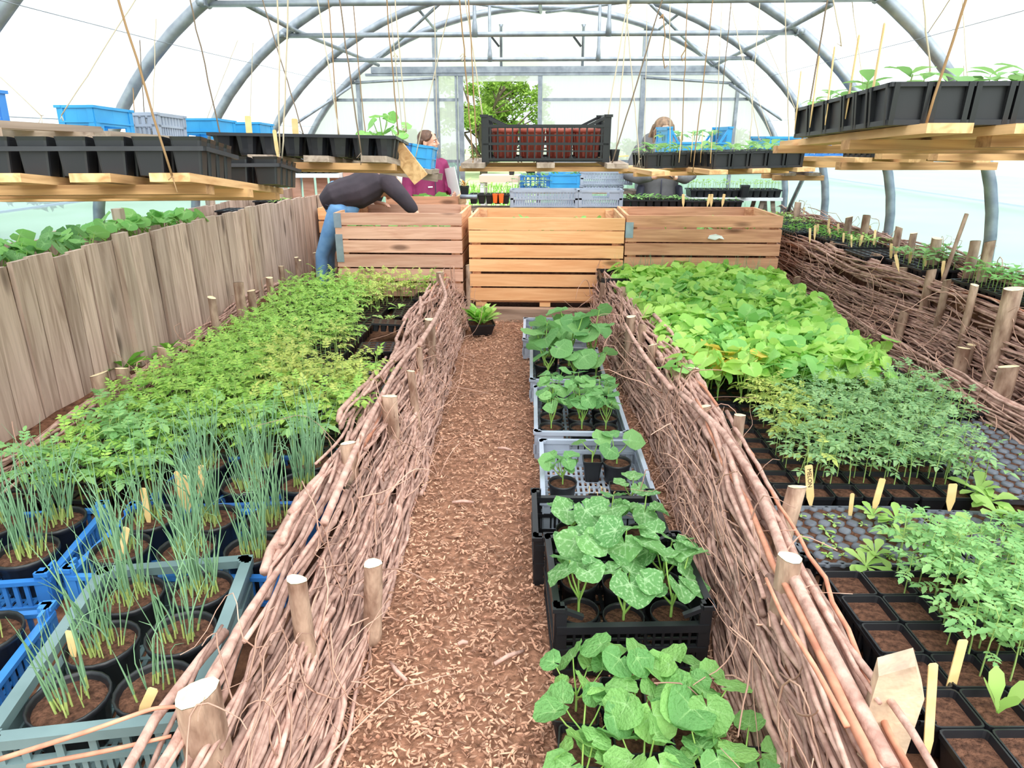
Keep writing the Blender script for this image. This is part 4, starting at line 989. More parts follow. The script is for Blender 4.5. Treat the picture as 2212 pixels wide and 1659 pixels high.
for p in pts:
    big = p in frontL
    yl = (sin(p[0] * 5 + 1) + sin(p[1] * 3.1 + p[0] * 2) + rr.gauss(0, .5)) > .9
    k = 'tomy' if yl else 'tom'
    hh = rr.uniform(.9, 1.18) * (1 + .12 * sin(p[1] * 2.3 + 1)) * (.85 if abs(p[0] + 1.97) < .1 else 1)
    if big: continue
    if count < 165:
        o = meshobj('tomato_seedling', rr.choice(meA[k]), (p[0], p[1], ZT), rr.uniform(0, 6.28), hh); tag(o, labs[k], 'tomato seedling', labs[k].split(' in the')[0] + 's in the left bed'); count += 1
    else:
        restm[k].merge(rr.choice(tomA), Matrix.LocRotScale(V((p[0], p[1], ZT)), Euler((0, 0, rr.uniform(0, 6.28))), V((hh,) * 3)))
tag(restm['tom'].build('tomato_seedling_mass', mats_for('tom')), 'dense light green tomato seedlings filling the far part of the left bed', 'tomato seedlings', kind='stuff')
tag(restm['tomy'].build('yellowish_seedling_mass', mats_for('tomy')), 'yellowish patches of tomato seedlings in the far part of the left bed', 'tomato seedlings', kind='stuff')
bigT = [parts_thing('tomato_plant', 'larger tomato plant with toothed leaves at the near edge of the left bed', 'tomato plant', tomato_mesh(80 + i, .21, leaflet_big, 6, .12, True), [M['tomf'], M['tomstem']], group='larger tomato plants at the near edge') for i in range(4)]
used = [False] * 4
for i, p in enumerate(frontL):
    j = i % 4; lc = (p[0], p[1], ZT); rz = rr.uniform(0, 6.28)
    if not used[j]: bigT[j].location = lc; bigT[j].rotation_euler = (0, 0, rz); used[j] = True
    else: dup(bigT[j], lc, rz, scale=rr.uniform(.85, 1.1))
# pot trays under the left seedlings
G1 = 'black pot trays under the left seedlings'
tr0 = seed_tray('black cell tray under the crowded tomato seedlings of the left bed', 6, 4, .065, .075, (-1.75, 2.22, ZBL), 0, G1, soilz=.9)
for i in range(3):
    for j in range(12):
        x, y = -1.76 + .405 * i, 2.22 + .275 * j
        if (i == 0 and j == 0) or (i == 2 and (j == 0 or 6 <= j <= 10)): continue
        if j == 0 and i == 1: continue
        dup(tr0, (x - .02 * (j > 5), y, ZBL))
# open trays by the left fence further up
seed_tray('black cell tray tilted beside the left path fence, holding a few lettuces', 8, 4, .05, .05, (-.93, 4.05, ZBL + .02), radians(6), None, soilz=.95)
t_ = seed_tray('long black tray of bare soil propped beside the left fence', 9, 4, .05, .055, (-.92, 4.46, ZBL + .06), radians(8), None, soilz=.97); t_.rotation_euler = (radians(-6), radians(5), radians(10))
seed_tray('black tray of small seedlings at the far end of the left fence', 6, 5, .06, .055, (-.92, 4.95, ZBL + .02), radians(5))
seed_tray('black square pot tray at the far right corner of the left bed', 5, 4, .06, .06, (-.86, 5.32, ZBL + .05), 0)
sq_pot('square black pot by the tall stake on the left fence', (-.80, 3.72, ZBL), .1, .1)
for i in range(3): seed_tray(['first empty black pot carrier behind the sawn stake on the left fence', 'middle empty black pot carrier along the left fence', 'last empty black pot carrier before the crowded seedlings'][i], 4, 3, .06, .07, (-.92, 2.52 + .26 * i, ZBL), 0, None, empty=True)
LET = [rosette_mesh(90 + i, 6, .06) for i in range(3)]; LETM = [m.mesh('lettuce_seedling', M['let']) for m in LET]
for i, (px, py, s) in enumerate(((830, 692, 1.1), (862, 668, 1.2), (815, 670, .7), (845, 690, .8), (868, 628, 1.0), (880, 640, .8), (790, 690, .7), (895, 700, .9), (815, 650, .6))):
    p = at_z(px, py, ZBL + .08); tag(meshobj('lettuce_seedling', LETM[i % 3], p, i, s * 1.2), 'small pale lettuce seedling on the open trays by the left fence', 'lettuce seedling', 'lettuce seedlings by the left fence')
def herb(label, loc, n, L_, mat, seed, el=(.4, 1.2), group=None):
    o = rosette_mesh(seed, n, L_, .3, el).build('herb_seedling', M[mat], None, loc); return tag(o, label, 'seedling', group)
herb('tall feathery green seedling at the far right corner of the left bed', at_z(945, 580, .28), 14, .15, 'let', 131)
herb('upright dark green seedling in front of the far left seedlings', at_z(885, 620, .25), 12, .12, 'herb', 132)
herb('leafy green seedling clump beside the far left stake', at_z(920, 600, .26), 14, .12, 'bean', 133)
herb('broad strap leaved weed standing in the far left seedlings', at_z(828, 610, .28), 5, .2, 'bean', 134, (1.0, 1.4))
herb('dark leafy weed behind the left wattle edging', at_z(265, 800, .27), 16, .15, 'herb', 135, (.5, 1.2))
herb('small leafy weed by the sawn stakes against the boards', at_z(365, 765, .27), 10, .11, 'herb', 136, (.5, 1.2))
herb('dark green weed growing at the foot of the boards by the light stakes', at_z(470, 660, .27), 12, .16, 'herb', 137, (.4, 1.1))
# plants in the board planter
PLM = [squash_mesh(140 + i, .16, .085, 4, 13, 2, .9) for i in range(3)]; PLMM = [m.mesh('bean_plant', [M['pk'], M['sqstem']]) for m in PLM]; PLMD = [m.mesh('bean_plant', [M['sqg'], M['sqstem']]) for m in PLM]
rr = random.Random(44)
for i in range(20):
    y = 2.5 + 1.55 * rr.random(); tag(meshobj('squash_plant', PLMM[i % 3] if i % 3 else PLMD[0], (-2.46 + rr.uniform(-.11, .11), y, .85), rr.uniform(0, 6), rr.uniform(.7, 1.05)), 'broad leaved squash plant in the near end of the board planter', 'squash plant', 'squash plants in the planter')
for i in range(12):
    tag(meshobj('bean_plant', PLMD[i % 3], (-2.44 + rr.uniform(-.12, .1), 4.35 + rr.uniform(-.35, .35), .85), rr.uniform(0, 6), rr.uniform(.6, .9)), 'bushy green plant in the middle of the board planter', 'plant', 'bushy plants in the planter')
seed_tray('black tray lying across the far end of the board planter', 5, 4, .06, .05, (-2.44, 5.55, .85), 0)
seed_tray('black seed tray with yellow green seedlings in the board planter', 5, 4, .06, .05, (-2.44, 6.3, .86), 0)
for i in range(8): tag(meshobj('seedling', LETM[i % 3], (-2.44 + rr.uniform(-.1, .1), 6.3 + rr.uniform(-.15, .15), .9), i, .8), 'tiny yellow green seedling in the far tray of the board planter', 'seedling', 'seedlings in the planter tray')
m = MB(); m.box((0, 0, 0), (.05, .05, .3)); tag(m.build('wooden_peg', M['fencepost'], None, (-2.52, 4.05, .9)), 'short wooden peg standing in the planter soil', 'peg')

# ================================================================ right bed: cucumbers and tomatoes
sqv = [squash_mesh(160 + i, .20, .058, 5, 11, 2, .8, lobed=.03, cup=.5) for i in range(7)]
sqM = [m.mesh('cucumber_seedling', [M['sq'], M['sqstem']]) for m in sqv[:5]] + [m.mesh('cucumber_seedling', [M['sqg'], M['sqstem']]) for m in sqv[5:]]; sqY = [m.mesh('cucumber_seedling', [M['sqy'], M['sqstem']]) for m in sqv[:2]]
ZS = ZBR + .085
pts = scatter(lambda y: (.70 - .05 * (y - 3), 1.72 + .03 * (y - 3) if y > 3.3 else 1.60), 3.12, 5.5, .088, 72, .5); rr = random.Random(12)
rest = MB(); pts.sort(key=lambda p: p[1]); n = 0
for p in pts:
    yl = p[1] < 3.5 and p[0] < 1.05 and rr.random() < .28
    h = rr.uniform(.88, 1.15) * (1 + .12 * (p[1] - 3.1) / 2.4)
    if n < 295:
        lab = 'yellowing cucumber seedling at the near left of the lime green patch' if yl else 'lime green round leaved cucumber seedling in the right bed'
        o = meshobj('cucumber_seedling', rr.choice(sqY) if yl else rr.choice(sqM), (p[0], p[1], ZS), rr.uniform(0, 6.28), h)
        tag(o, lab, 'cucumber seedling', 'yellowing cucumber seedlings' if yl else 'cucumber seedlings of the right bed'); n += 1
    else: rest.merge(rr.choice(sqv), Matrix.LocRotScale(V((p[0], p[1], ZS)), Euler((0, 0, rr.uniform(0, 6.28))), V((h,) * 3)))
if rest.v: tag(rest.build('cucumber_seedling_mass', [M['sq'], M['sqstem']]), 'dense lime green cucumber seedlings at the far end of the right bed', 'cucumber seedlings', kind='stuff')
G2 = 'black pot trays under the lime green seedlings'
tr1 = seed_tray('black cell tray under the lime green cucumber seedlings', 5, 4, .085, .085, (.90, 3.3, ZBR), 0, G2, soilz=.88)
for i in range(3):
    for j in range(7):
        if i == j == 0: continue
        dup(tr1, (.90 + .43 * i - .02 * j * .4, 3.3 + .355 * j, ZBR))
# tomatoes of the right bed
meD = [m.mesh('tomato_seedling', mats_for('tomd')) for m in tomA]; meY = [m.mesh('tomato_seedling', mats_for('tomy')) for m in tomA[:2]]
tomC = {'d': 0}; restR = {'d': MB(), 'y': MB()}
def tomrow(pts, label, group, sc, z, mats=None, yl=0, laby=None):
    for p in sorted(pts, key=lambda p: p[1]):
        y_ = rr.random() < yl(p) if yl else False; s_ = sc * rr.uniform(.82, 1.15); tomC['d'] += 1
        if tomC['d'] > 130: restR['y' if y_ else 'd'].merge(rr.choice(tomA), Matrix.LocRotScale(V((p[0], p[1], z)), Euler((0, 0, rr.uniform(0, 6.28))), V((s_,) * 3))); continue
        tag(meshobj('tomato_seedling', rr.choice(meY if y_ else (mats or meD)), (p[0], p[1], z), rr.uniform(0, 6.28), s_), laby if y_ else label, 'tomato seedling', group + (' yellowing' if y_ else ''))
tomrow([(1.78, 3.03), (1.88, 3.16), (1.75, 3.16), (1.8, 3.1)], 'lone tomato seedling in the black tray by the wattle edging', 'tomatoes in the edge tray', .95, ZS)
tomrow(scatter(lambda y: (.95, 1.62 if y < 2.75 else 1.82), 2.30, 3.18, .058, 73), 'bluish green tomato seedling in front of the lime green patch', 'tomato seedlings of the right bed', .95, ZS, None,
       lambda p: .75 if p[0] < 1.16 and p[1] > 2.55 else .04, 'withered yellow tomato seedling at the left edge of the right bed tomatoes')
G3 = 'square pots in the middle of the right bed'
def potgrid(x0, y0, nx, ny, p, h, z, rz, label, group, skip=()):
    first = None
    for j in range(ny):
        for i in range(nx):
            if (i, j) in skip: continue
            q = rot2((x0, y0), rz, p * i, p * j)
            if first is None: first = sq_pot(label, (q[0], q[1], z), p * .97, h, rz, group)
            else: dup(first, (q[0], q[1], z), rz)
potgrid(.905, 2.24, 7, 1, .1, .085, ZBR, radians(2), 'square black pot in the row behind the wooden labels', G3)
potgrid(.90, 2.345, 8, 8, .1, .085, ZBR, radians(1), 'square black pot under the bluish tomato seedlings of the right bed', 'square pots under the right bed tomatoes')
seed_tray('black tray of large square cells at the far edge of the right tomatoes', 3, 3, .1, .09, (1.86, 3.1, ZBR + .02), radians(8), soilz=.8)
plug_tray('grey plug tray of tiny seedlings by the near stakes of the right fence', 10, 7, .047, (1.06, 1.99, ZBR + .02), radians(2))
plug_tray('large grey plug tray with sprouting seedlings at the right picture edge', 9, 15, .05, (1.83, 2.62, ZBR + .03), radians(-3))
plug_tray('grey plug tray partly hidden behind the front tomatoes', 10, 8, .047, (1.58, 1.96, ZBR + .015), radians(-1))
SPR = [rosette_mesh(180 + i, 4, .026, .5, (.1, .7)) for i in range(3)]; SPM = [m.mesh('sprout', M['let']) for m in SPR]
for i in range(26):
    x, y = .86 + .047 * rr.randint(0, 8) - .01, 1.86 + .047 * rr.randint(0, 5)
    tag(meshobj('sprout', SPM[i % 3], (x, y, ZBR + .066), rr.uniform(0, 6), rr.uniform(.7, 1.2)), 'tiny yellow green sprout in the plug tray by the right fence', 'sprout', 'sprouts in the near plug tray')
for i in range(30):
    x, y = 1.65 + .05 * rr.randint(0, 7), 2.3 + .05 * rr.randint(0, 12)
    tag(meshobj('sprout', SPM[i % 3], (x, y, ZBR + .076), rr.uniform(0, 6), rr.uniform(.7, 1.1)), 'tiny green sprout in the large plug tray at the right edge', 'sprout', 'sprouts in the large plug tray')
BLM = [rosette_mesh(190 + i, 8, .075, .45, (.2, 1.0)).mesh('lettuce_plant', M['let']) for i in range(3)]
for i, (px, py, s, lab) in enumerate(((1885, 1115, .75, 'small lettuce plant in front of the broad wooden label'), (1935, 1125, 1.0, 'lettuce plant with upright leaf by the square pot row'), (2110, 1065, 1.2, 'bushy lettuce plant at the corner of the large plug tray'), (2140, 1085, 1.0, 'lettuce plant just below the large plug tray'),
        (2160, 1120, 1.3, 'large lettuce plant at the right picture edge'), (2205, 1125, 1.3, 'lettuce plant cut by the right picture edge'), (1945, 1160, .8, 'lettuce plant half hidden behind the front tomatoes'), (2080, 1160, 1.25, 'broad leaved plant standing among the front tomatoes'), (1870, 1225, .9, 'pale lettuce plant at the left edge of the front tomatoes'), (1890, 1200, .8, 'small pale lettuce beside the grey plug tray'))):
    p = at_z(px, py, ZBR + .08); tag(meshobj('lettuce_plant', BLM[i % 3], p, i * 1.3, s), lab, 'lettuce')
tag(restR['d'].build('tomato_seedling_mass', mats_for('tomd')), 'dense bluish green tomato seedlings bordering the lime green patch', 'tomato seedlings', kind='stuff')
if restR['y'].v: tag(restR['y'].build('yellowish_seedling_mass', mats_for('tomy')), 'withered yellow tomato seedlings at the left back of the right bed tomatoes', 'tomato seedlings', kind='stuff')
# large square pots at the near right corner
potgrid(.905, 1.10, 7, 6, .112, .10, ZBR + .012, radians(3), 'large square black pot of the near right corner', 'large square pots at the near right corner')
potgrid(.80, .95, 6, 1, .112, .10, ZBR + .012, radians(5), 'square black pot in the nearest row at the bottom right', 'nearest square pots')
crate('long black open crate side beside the near right pots', .07, .62, .10, 'black', (.80, 1.5, ZBR + .002), radians(3), rows=R_GRID, ends=R_GRID)
FT = [parts_thing('tomato_plant', 'tall stemmed tomato seedling in the large square pots at the near right', 'tomato plant', tomato_mesh(200 + i, .19, leaflet_big, 6, .075, True), [M['tomf'], M['tomstem']], group='tomatoes in the large square pots') for i in range(5)]
k = 0
for p in scatter(lambda y: (1.02, 1.66), 1.33, 1.80, .058, 75):
    lc = (p[0], p[1], ZBR + .09); rz = rr.uniform(0, 6.28)
    if k < 5: FT[k].location = lc; FT[k].rotation_euler = (0, 0, rz)
    else: dup(FT[k % 5], lc, rz, scale=rr.uniform(.75, 1.05))
    k += 1
for i, (px, py, w_, h_, ln, rz, lab, tx) in enumerate(((1752, 1085, .028, .15, -.14, .15, 'wooden label reading MELON beside the near right stakes', 'MELON'), (1838, 1108, .015, .10, .0, .1, 'narrow wooden label standing in the plug tray soil', None), (1888, 1098, .024, .12, .16, .1, 'tall wooden label leaning in the square pot row', None), (2052, 1095, .032, .095, 0, .1, 'broad blank wooden label in the end pot of the row', None),
        (2050, 1500, .026, .15, .12, .2, 'wooden label standing behind the pointed one at the bottom right', None))):
    p = at_z(px, py, ZBR + .08); plant_label((p.x, p.y, ZBR + .07 if i != 1 else ZBR + .05), h_, w_, (-.12, ln), rz, lab, None, tx)
p = at_z(2062, 1480, .42); plant_label((p.x - .015, p.y, .235), .20, .022, (-.25, .04), .2, 'long pointed wooden label at the bottom right corner')
m = MB(); rs = random.Random(5)
for i in range(4):
    a = i * 1.5; d = V((cos(a) * .5, sin(a) * .5, 1)).normalized(); d, s, n2 = vnorm(d); l = .10; us = [0, .3, .6, .85, 1]; ws = [.15, .3, .9, .8, .1]
    mid = [V((0, 0, .0)) + d * l * u for u in us]; A = [mid[j] + s * .02 * ws[j] for j in range(5)]; B = [mid[j] - s * .02 * ws[j] for j in range(5)]
    fs = []
    for j in range(4): fs += [(j, j + 1, 5 + j + 1, 5 + j), (j + 1, j, 10 + j, 10 + j + 1)]
    m.add(mid + A + B, fs, 0, True)
o = m.build('seedling', M['let'], None, at_z(2155, 1540, ZBR + .1)); tag(o, 'yellow thick leaved seedling in the bottom right pot', 'seedling')
# ================================================================ raised bed by the right film
ZQ = ZB3 + .01; rr = random.Random(61)
spec = [(2.43, 3.62, 4, 11, 'sqg', 'black tray of bushy green seedlings at the right picture edge', .10), (2.42, 4.42, 5, 7, 'bean', 'black tray of upright green seedlings behind the large wattle stake', .09), (2.30, 4.86, 5, 5, None, 'empty black cell tray beyond the upright seedlings', 0),
        (2.40, 5.25, 6, 5, 'let', 'black tray of pale lettuce seedlings in the middle of the right raised bed', .06), (2.38, 5.66, 6, 6, 'herb', 'black tray of short dark seedlings in the right raised bed', .04), (2.30, 6.1, 7, 6, 'herb', 'black tray of sparse seedlings farther along the right raised bed', .035), (2.34, 6.55, 7, 6, 'let', 'black tray of fine green seedlings near the far end of the right bed', .05), (2.30, 7.0, 7, 6, 'tom', 'farthest black tray of seedlings of the right raised bed', .05)]
for i, (x, y, nx, ny, k, lab, h) in enumerate(spec):
    seed_tray(lab, nx, ny, .06 if i < 3 else .055, .055, (x - (.06 * nx - .30) * .2, y, ZQ), radians(2), None, soilz=.9)
    if k:
        base = [broad_mesh(220 + i * 3 + q, h, .05 if i < 2 else .03).mesh('seedling', [M[k], M['tomstem']]) for q in range(2)]
        for a in range(nx):
            for b in range(ny):
                if rr.random() < .12: continue
                pp = .06 if i < 3 else .055
                tag(meshobj('seedling', base[(a + b) % 2], (x - (.06 * nx - .30) * .2 + (a - nx / 2 + .5) * pp, y + (b - ny / 2 + .5) * pp, ZQ + .048), rr.uniform(0, 6), rr.uniform(.7, 1.2)), 'small seedling growing in the ' + lab.split(' of ')[0] + {0: ' at the right edge', 1: ' of upright seedlings', 3: ' of pale lettuce', 4: ' of dark seedlings', 5: ' of sparse seedlings', 6: ' of fine seedlings', 7: ' farthest away'}[i], 'seedling', 'seedlings of raised bed tray %d' % (i + 1))
for i, (px, py) in enumerate(((1735, 455), (1760, 500), (1766, 490), (1788, 488), (1795, 500), (1812, 492), (1822, 510), (1857, 518), (1882, 500), (1888, 515), (1925, 545), (1933, 540), (1942, 565), (1966, 555), (2000, 560), (2036, 575), (1750, 505), (1840, 520))):
    p = at_z(px, py + 12, ZQ + .06); plant_label((p.x, p.y, ZQ + .045), rr.uniform(.07, .12), .018, (rr.gauss(-.1, .1), rr.gauss(0, .15)), rr.gauss(0, .2), 'pale wooden label stick standing among the trays of the right raised bed', 'label sticks of the right raised bed')
# ================================================================ crates and plants standing on the path
rr = random.Random(91)
# shallow grey crates
GC = dict(rows=[(0, .15, 'bar', 1.6), (.15, .5, 'ribs', .024, .6), (.5, .62, 'bar', 1.8), (.62, .86, 'ribs', .03, .8), (.86, 1, 'bar', 2.4)], ends=[(0, .15, 'bar', 1.6), (.15, .5, 'ribs', .03, .8), (.5, .62, 'bar', 1.8), (.62, .86, 'gap', .3), (.86, 1, 'bar', 2.4)])
H_ = .14
def gcrate(label, c, L_, W, rz): return crate(label, L_, W, H_, 'grey', (c[0], c[1], .014), rz, rows=GC['ends'], ends=GC['rows'])
gcrate('shallow grey plastic crate on the path with pots spaced on its open floor', (.225, 2.57), .43, .56, radians(1))
gcrate('grey plastic crate of small squash pots, second grey one along the path', (.19, 3.25), .43, .62, radians(1))
gcrate('grey plastic crate almost hidden under the biggest squash leaves', (.15, 3.98), .42, .62, radians(1))
gcrate('grey plastic crate of chives at the far end of the path', (.085, 4.78), .42, .58, radians(1))
BC = dict(rows=[(0, .1, 'bar', 1.8), (.1, .38, 'ribs', .016, .5), (.38, .46, 'bar', 2.4), (.46, .72, 'grid', .024, .3), (.72, .84, 'bar', 2.6)], ends=[(0, .1, 'bar', 1.8), (.1, .4, 'ribs', .018, .5), (.4, .48, 'bar', 2.4), (.48, .9, 'bar', .8), (.9, 1, 'bar', 2.4)])
crate('black plastic crate in the middle of the path holding silver veined squash', .42, .36, .235, 'black', (.25, 1.74, .014), radians(4), rows=BC['rows'], ends=BC['ends'], notch=.03)
crate('black plastic crate just behind the other black one, half hidden by leaves', .44, .32, .19, 'black', (.205, 2.13, .014), radians(2), rows=BC['rows'], ends=BC['ends'])
def squash_pot(label, x, y, z, r, h, ph, R, nl, seed, mat='pk', group=None, square=False, spread=.7, spokes=17, rings=3, lobed=.06, cup=.28):
    if square:
        t = sq_pot(label, (x, y, z), r * 2, h, rr.uniform(-.1, .1), group, name='potted_squash')
    else: t = round_pot(label, (x, y, z), r, h, .86, group, name='potted_squash', cat='potted squash')
    t['category'] = 'potted squash'
    for nm, m in squash_mesh(seed, ph, R, nl, spokes, rings, spread, True, lobed, cup): m.build(nm, [M[mat], M['sqstem']], t, (0, 0, h * .82))
    return t
# nearest melons in square pots
for i, (x, y, h, R, n, lab) in enumerate(((.10, 1.34, .13, .056, 5, 'potted melon seedling at the far left of the nearest group'), (.22, 1.38, .17, .06, 5, 'tall potted melon at the back of the nearest group, against the black crate'), (.36, 1.36, .15, .06, 5, 'potted melon at the back right of the nearest group'),
        (.11, 1.22, .14, .058, 5, 'potted melon at the left of the nearest group'), (.24, 1.26, .17, .064, 5, 'large leaved potted melon in the middle of the nearest group'), (.38, 1.25, .17, .064, 5, 'potted melon at the right of the nearest group, beside the wattle'),
        (.10, 1.10, .13, .06, 5, 'potted melon at the bottom left of the nearest group'), (.235, 1.12, .14, .066, 5, 'potted melon at the bottom middle of the picture'), (.37, 1.12, .15, .062, 5, 'potted melon at the bottom right of the nearest group'), (.47, 1.18, .10, .058, 4, 'low potted melon tucked against the near wattle'))):
    squash_pot(lab, x, y, .014, .058, .10, h, R * .86, n + 1, 400 + i, 'mel', None, True, 1.05, 21, 3, .02, .5)
# silver veined squash in the black crates
for i, (x, y, h, n, lab) in enumerate(((.12, 1.67, .19, 4, 'silver veined squash at the front left of the black crate'), (.25, 1.65, .17, 3, 'silver veined squash at the front middle of the black crate'), (.39, 1.67, .19, 4, 'silver veined squash at the front right of the black crate'),
        (.13, 1.82, .20, 4, 'silver veined squash at the back left of the black crate'), (.26, 1.81, .23, 4, 'tall silver veined squash at the back middle of the black crate'), (.39, 1.82, .20, 4, 'silver veined squash at the back right of the black crate'),
        (.12, 2.11, .12, 3, 'silver veined squash at the left of the rear black crate'), (.25, 2.13, .13, 3, 'silver veined squash in the middle of the rear black crate'), (.36, 2.10, .15, 3, 'silver veined squash at the right of the rear black crate'))):
    squash_pot(lab, x, y, .024, .06, .12, h, .068, n + 1, 430 + i, 'pks', None, False, .7, 21, 3, .07, .5)
# first grey crate: separate pots
squash_pot('crinkled young squash in a round black pot at the left of the grey crate', .095, 2.50, .024, .058, .10, .13, .046, 9, 450, 'pk', None, False, 1.1)
squash_pot('single leafed squash in a small square pot at the middle of the grey crate', .23, 2.72, .024, .042, .10, .12, .058, 2, 451, 'pk', None, True, .8)
squash_pot('squash seedling in a wide round black pot at the back right of the grey crate', .335, 2.70, .024, .062, .10, .13, .06, 3, 452, 'pk', None, False, 1.1)
sq_pot('square black pot with dried up stalks in the grey crate', (.24, 2.44, .024), .085, .06)
sq_pot('second square pot with dried stalks beside the silver leaved plant', (.33, 2.52, .024), .085, .075)
squash_pot('silver leaved squash in the near right pot of the grey crate', .365, 2.40, .024, .045, .07, .12, .058, 3, 453, 'pks', None, True, .6, 21, 3, .11)
m = MB()
for k in range(14):
    a = rr.uniform(0, 6); p = V((rr.uniform(-.05, .05), rr.uniform(-.04, .04), 0)); q = p + V((cos(a) * .03, sin(a) * .03, .03)); m.tube([p, (p + q) / 2 + V((0, 0, .02)), q, q + V((cos(a) * .015, sin(a) * .015, -.02))], .0015, 4)
tag(m.build('dried_stalks', M['labelwood'], None, (.25, 2.44, .075)), 'withered straw coloured stalks in the square pot of the grey crate', 'dead seedlings')
# second grey crate: rows of small pots
k = 0
for j, y in enumerate((3.06, 3.19, 3.33, 3.45)):
    for i, x in enumerate((.06, .19, .32)):
        lab = ['near row', 'second row', 'third row', 'far row'][j]; sd = ['left', 'middle', 'right'][i]
        squash_pot('small squash in a round pot, %s %s of the second grey crate' % (lab, sd), x + rr.gauss(0, .006), y, .024, .058, .105, .15 + .03 * rr.random(), .052, 5, 460 + k, 'pk', None, False, .8, 15, 2); k += 1
for i, (x, y, h, R, lab) in enumerate(((.04, 3.80, .20, .085, 'near left'), (.19, 3.78, .20, .075, 'near middle'), (.32, 3.80, .19, .075, 'near right'), (.02, 4.02, .27, .11, 'middle left, largest leaves'), (.17, 4.02, .30, .11, 'very middle, tallest'), (.31, 4.02, .28, .10, 'middle right'), (.05, 4.2, .28, .10, 'far left'), (.19, 4.21, .31, .10, 'far middle'), (.31, 4.2, .32, .095, 'far right'))):
    squash_pot('big leaved squash, %s, in the hidden grey crate' % lab, x, y, .024, .062, .11, h, R, 4, 480 + i, 'pk', None, False, .75, 19, 3, .02, .3)
for i, (x, y) in enumerate(((-.03, 4.68), (.08, 4.66), (.19, 4.68), (-.02, 4.88), (.09, 4.88), (.2, 4.87))):
    t = sq_pot('square pot of fine chives, %s, in the far grey crate' % ['near left', 'near middle', 'near right', 'far left', 'far middle', 'far right'][i], (x, y, .024), .1, .085, 0, None, name='potted_chives'); t['category'] = 'potted chives'
    onion_mesh(520 + i, 26, .13 if i > 2 else .1, .04, .05).build('shoots', [M['onion'], M['onion']], t, (0, 0, .07))
# leafy plant in a black pot at the end of the path
t = thing('potted_plant', 'leafy green plant in a black square pot at the far left end of the path', 'potted plant', (-.47, 5.12, .014), .2)
a, b = sq_pot_mesh(.2, .09); a.build('pot_wall', M['black'], t); b.build('soil', M['soil'], t)
for i in range(7):
    rosette_mesh(540 + i, 9, .15, .3, (.7, 1.35)).build('leaf_cluster', M['herb'] if i % 2 else M['let'], t, (rr.uniform(-.07, .07), rr.uniform(-.07, .07), .08))
# stray stick pieces on the path
for i, (px, py, l, a, lab) in enumerate(((1000, 1390, .03, .3, 'small round stick end lying in the middle of the path'), (860, 1450, .09, 2.3, 'brown stick lying on the path by the left fence'), (1100, 1420, .10, .6, 'flat split stick on the path by the black crate'), (1000, 1085, .09, .05, 'thin stick lying across the path'), (1090, 970, .07, -.3, 'pale twig on the path beside the grey crates'))):
    p = at_z(px, py, .03); m = MB(); m.tube([(-l / 2, 0, 0), (0, .004, .003), (l / 2, 0, 0)], [.006, .007, .005], 6); tag(m.build('stick', M['rod'], None, p, (0, 0, a)), lab, 'stick')
# ================================================================ hanging shelves
rr = random.Random(101)
class Shelf:
    def __init__(s, label, loc, rot, boards, battens, mat='plank', bmat='batten', th=.024, bth=.04, bw=.07):
        s.M = Matrix.Translation(V(loc)) @ Euler(rot).to_matrix().to_4x4(); s.Mi = s.M.inverted(); s.rot = rot
        s.t = thing('hanging_shelf', label, 'hanging shelf', loc, rot=rot)
        for x, y0, y1, w_ in boards:
            m = MB(); m.box((0, 0, 0), (w_, y1 - y0, th)); m.build('board', M[mat], s.t, (x, (y0 + y1) / 2, -th / 2))
        for y, x0, x1 in battens:
            m = MB(); m.box((0, 0, 0), (x1 - x0, bw, bth)); m.build('batten', M[bmat], s.t, ((x0 + x1) / 2, y, -th - bth / 2))
    def on(s, x, y, z=0.0): return s.M @ V((x, y, z))
    def loc(s, w): return s.Mi @ V(w)
    def put(s, t, x, y, z=0.0, rz=0.0):
        t.location = s.on(x, y, z); t.rotation_euler = (Euler(s.rot).to_matrix() @ Matrix.Rotation(rz, 3, 'Z')).to_euler(); return t
    def twine(s, a, b, mat='twine', r=.0035, tail=True):
        """a = upper point, b = lower point, both in the place itself; runs on up to the roof tubes"""
        a, b = V(a), V(b); d = (a - b).normalized()
        if a.z < 2.2 and d.z > .2: a = a + d * min(1.0, (2.3 - a.z) / d.z)
        m = MB(); A, B = s.Mi @ a, s.Mi @ b; n = 14; k = random.Random(int(abs(a.x) * 997 + abs(b.y) * 331))
        pts = [B.lerp(A, i / n) + V((k.gauss(0, .0012), k.gauss(0, .0012), 0)) for i in range(n + 1)]; m.tube(pts, r, 5)
        if tail:
            for q in range(3): m.tube([B, B + V((k.uniform(-.02, .02), k.uniform(-.02, .0), k.uniform(-.05, .02)))], r * .5, 4)
        m.build('twine', M[mat], s.t)
# --- left front
P = at_y(446, 378, 1.9); LF = Shelf('hanging shelf of pale planks at the left front, black pot trays on it', P, (radians(-6), 0, radians(8)),
    [(-.255, -.10, .95, .10), (-.05 - .01, -.10, .95, .10), (-.46, -.12, .95, .10), (-.68, -.12, .95, .10), (-.9, -.12, .95, .10)], [(.08, -1.0, -.02), (.42, -1.0, .0), (.80, -1.0, .0)], th=.022, bth=.026)
t1 = seed_tray('large black carry tray of empty pots at the front of the left hanging shelf', 7, 4, .098, .10, py=.074, cellw=.84, taper=.8, strap=True, rim=False, empty=True); LF.put(t1, -.343, .15)
q = LF.loc(at_y(593, 386, 2.45)); t2 = seed_tray('smaller black carry tray of pots behind on the left hanging shelf', 6, 4, .1, .092, py=.085, cellw=.84, taper=.8, strap=True, rim=False, empty=True); LF.put(t2, q.x - .28, max(.5, q.y + .17))
LF.twine(at_y(255, 0, 1.78), at_y(372, 380, 1.78), 'twine', .003)
